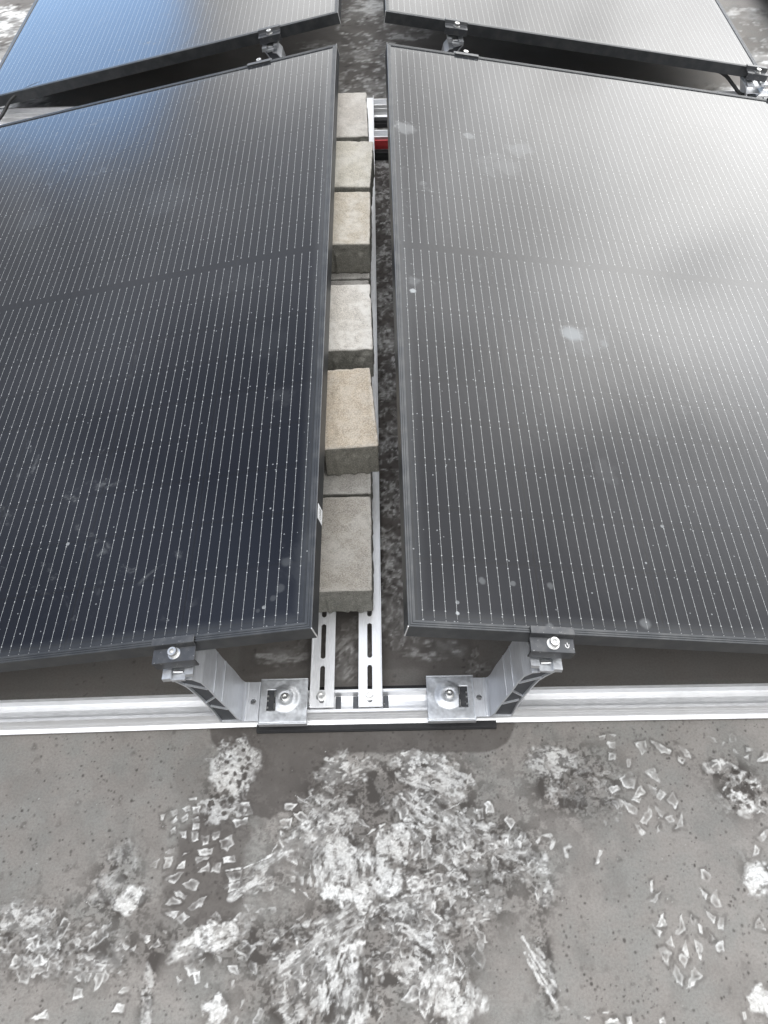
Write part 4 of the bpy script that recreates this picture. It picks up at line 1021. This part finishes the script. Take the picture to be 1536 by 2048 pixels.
BR_ = [  # x, y, layer, turn, tint, bloom, mesh, label
    (-.0367, .2590, 0, .005, (.42, .39, .35), .45, 0, 'grey concrete paver nearest the camera, lying on the slotted rails'),
    (-.0372, .4625, 0, .004, (0.354, 0.339, 0.316), .35, 1, 'grey paver in the lower layer, mostly covered by the tan paver'),
    (-.0375, .6665, 0, -.01, (0.354, 0.339, 0.316), .3, 2, 'lower-layer paver hidden under the tan and the whitish pavers'),
    (-.0385, .8690, 0, .0, (0.354, 0.336, 0.316), .3, 0, 'lower-layer paver showing between the whitish paver and the damp-edged one behind'),
    (-.0375, 1.0720, 0, .012, (0.329, 0.317, 0.298), .3, 1, 'lower-layer paver under the third paver of the upper layer'),
    (-.0370, 1.2760, 0, -.012, (0.329, 0.317, 0.298), .3, 2, 'lower-layer paver under the fourth paver of the upper layer'),
    (-.0390, 1.5150, 0, .0, (0.354, 0.342, 0.322), .3, 0, 'lower-layer paver under the farthest paver'),
    (-.0280, .5060, 1, .075, (.470, .405, .325), .22, 1, 'tan sandy paver set askew on the upper layer, with a white corner'),
    (-.0315, .7545, 1, .022, (0.537, 0.506, 0.465), 1.0, 2, 'whitish bloom-covered paver, second in the upper layer'),
    (-.0325, 1.0890, 1, -.012, (0.488, 0.439, 0.366), .55, 0, 'beige paver with a dark ribbed front face, third in the upper layer'),
    (-.0275, 1.3060, 1, -.05, (0.488, 0.458, 0.397), .45, 1, 'pale paver turned outwards, fourth in the upper layer'),
    (-.0380, 1.5330, 1, .02, (0.476, 0.445, 0.409), .40, 2, 'farthest paver with a pale scratch, at the end of the upper layer')]
for i, (x, y, ly, rz, tint, bl, mi, lab) in enumerate(BR_):
    o = bpy.data.objects.new('concrete_paver', PM[mi]); link(o)
    o.location = (x, y, BZ + .040 + ly * .0802 + TILT * y + .0012); o.rotation_euler = (TILT, 0, rz)
    if i == 11: o.scale = (1, 1.10, 1)
    o.color = (*tint, bl)
    tag(o, lab, 'paver', 'concrete pavers stacked as ballast')

# ------------------------------------------------------------------ sky, sun, camera
SUN_AZ, SUN_EL = R(42), R(27)
w = bpy.data.worlds.new('World'); SC.world = w; w.use_nodes = True
t = NT(w.node_tree); bg = t.n['Background']
gen = t.new('ShaderNodeTexCoord').outputs['Generated']
sky = t.new('ShaderNodeTexSky', sky_type='NISHITA'); sky.sun_disc = False
sky.sun_elevation = SUN_EL; sky.sun_rotation = SUN_AZ; sky.dust_density = .1; sky.ozone_density = 4.0
t.put(sky.inputs[0], t.vmath('NORMALIZE', t.vmath('ADD', gen, (0, 0, .12))))
def lobe(az, el, n):
    d = (math.sin(R(az)) * math.cos(R(el)), math.cos(R(az)) * math.cos(R(el)), math.sin(R(el)))
    v = t.math('MAXIMUM', t.vmath('DOT_PRODUCT', gen, d), 0.0)
    return t.math('POWER', v, n)
n1 = t.noise(t.vmath('MULTIPLY', gen, (1, 1, 1.7)), 3.2, 6, .58, .7)
n2 = t.noise(t.vmath('MULTIPLY', gen, (1, 1, 1.5)), 1.6, 4, .55, .3)
dz = t.sep(gen)[2]
# cloud deck: brightest round the veiled sun ahead on the right, with a bright zenith added to light roof and rails
lum = t.math('ADD', .40, t.math('MULTIPLY', lobe(15, 15, 9), 2.6))
lum = t.math('ADD', lum, t.math('MULTIPLY', lobe(-30, 26, 14), .55))
lum = t.math('ADD', lum, t.math('MULTIPLY', lobe(200, 84, 9), 4.7))
lum = t.math('ADD', lum, t.math('MULTIPLY', lobe(41, 26, 32), 5.4))
lum = t.math('ADD', lum, t.math('MULTIPLY', lobe(180, 42, 2), .4))
lum = t.math('ADD', lum, t.math('MULTIPLY', lobe(75, 60, 3), .35))
lum = t.math('ADD', lum, t.math('MULTIPLY', lobe(-12, 16.5, 150), 1.9))
lum = t.math('MULTIPLY', lum, t.ramp(n1, .32, .68, .62, 1.36))
ccol = t.mix(t.ramp(n2, .3, .7), (.96, .985, 1.02, 1), (1.01, 1.0, .975, 1))
ccol = t.mix(t.math('MULTIPLY', lobe(-52, 50, 9), .55), ccol, t.mix(1.0, ccol, (.62, .82, 1.25, 1), blend='MULTIPLY'))
cl = t.vmath('MULTIPLY', ccol, t.comb(lum, lum, lum))
cl10 = t.vmath('SCALE', cl); cl10.node.inputs['Scale'].default_value = 10.0
# clear patches: low on the left, and part of the upper left
gapm = t.math('ADD', t.math('MULTIPLY', lobe(-27.5, 9, 90), 1.75), t.math('MULTIPLY', lobe(-85, 50, 6), .3))
gapm = t.math('MULTIPLY', gapm, t.ramp(n1, .30, .62, 1.15, .80))
gapm = t.ramp(gapm, .30, .75)
sk = t.vmath('SCALE', sky.outputs[0]); sk.node.inputs['Scale'].default_value = 8.5
t.put(bg.inputs['Color'], t.mix(gapm, cl10, t.mix(.42, sk, (17, 21, 26, 1))))
bg.inputs['Strength'].default_value = .1

sd = bpy.data.lights.new('sun', 'SUN'); sd.energy = .5; sd.angle = R(75); sd.color = (1, .97, .92)
so = bpy.data.objects.new('sun', sd); link(so)
dv = Vector((math.sin(SUN_AZ) * math.cos(SUN_EL), math.cos(SUN_AZ) * math.cos(SUN_EL), math.sin(SUN_EL)))
so.rotation_euler = dv.to_track_quat('Z', 'Y').to_euler(); so.location = dv * 20

cd = bpy.data.cameras.new('camera'); cam = bpy.data.objects.new('camera', cd); link(cam)
cd.sensor_fit = 'HORIZONTAL'; cd.sensor_width = 36; cd.lens = 36 * 1537.8 / 1536
cd.clip_start = .02; cd.clip_end = 200
cam.location = (.04035, -.48013, 1.28169); cam.rotation_euler = (.6092049, .01456467, -.01515632)
SC.camera = cam
SC.view_settings.view_transform = 'Standard'; SC.view_settings.look = 'None'
SC.view_settings.exposure = 0; SC.view_settings.gamma = 1
SC.cycles.max_bounces = 8; SC.cycles.use_denoising = True
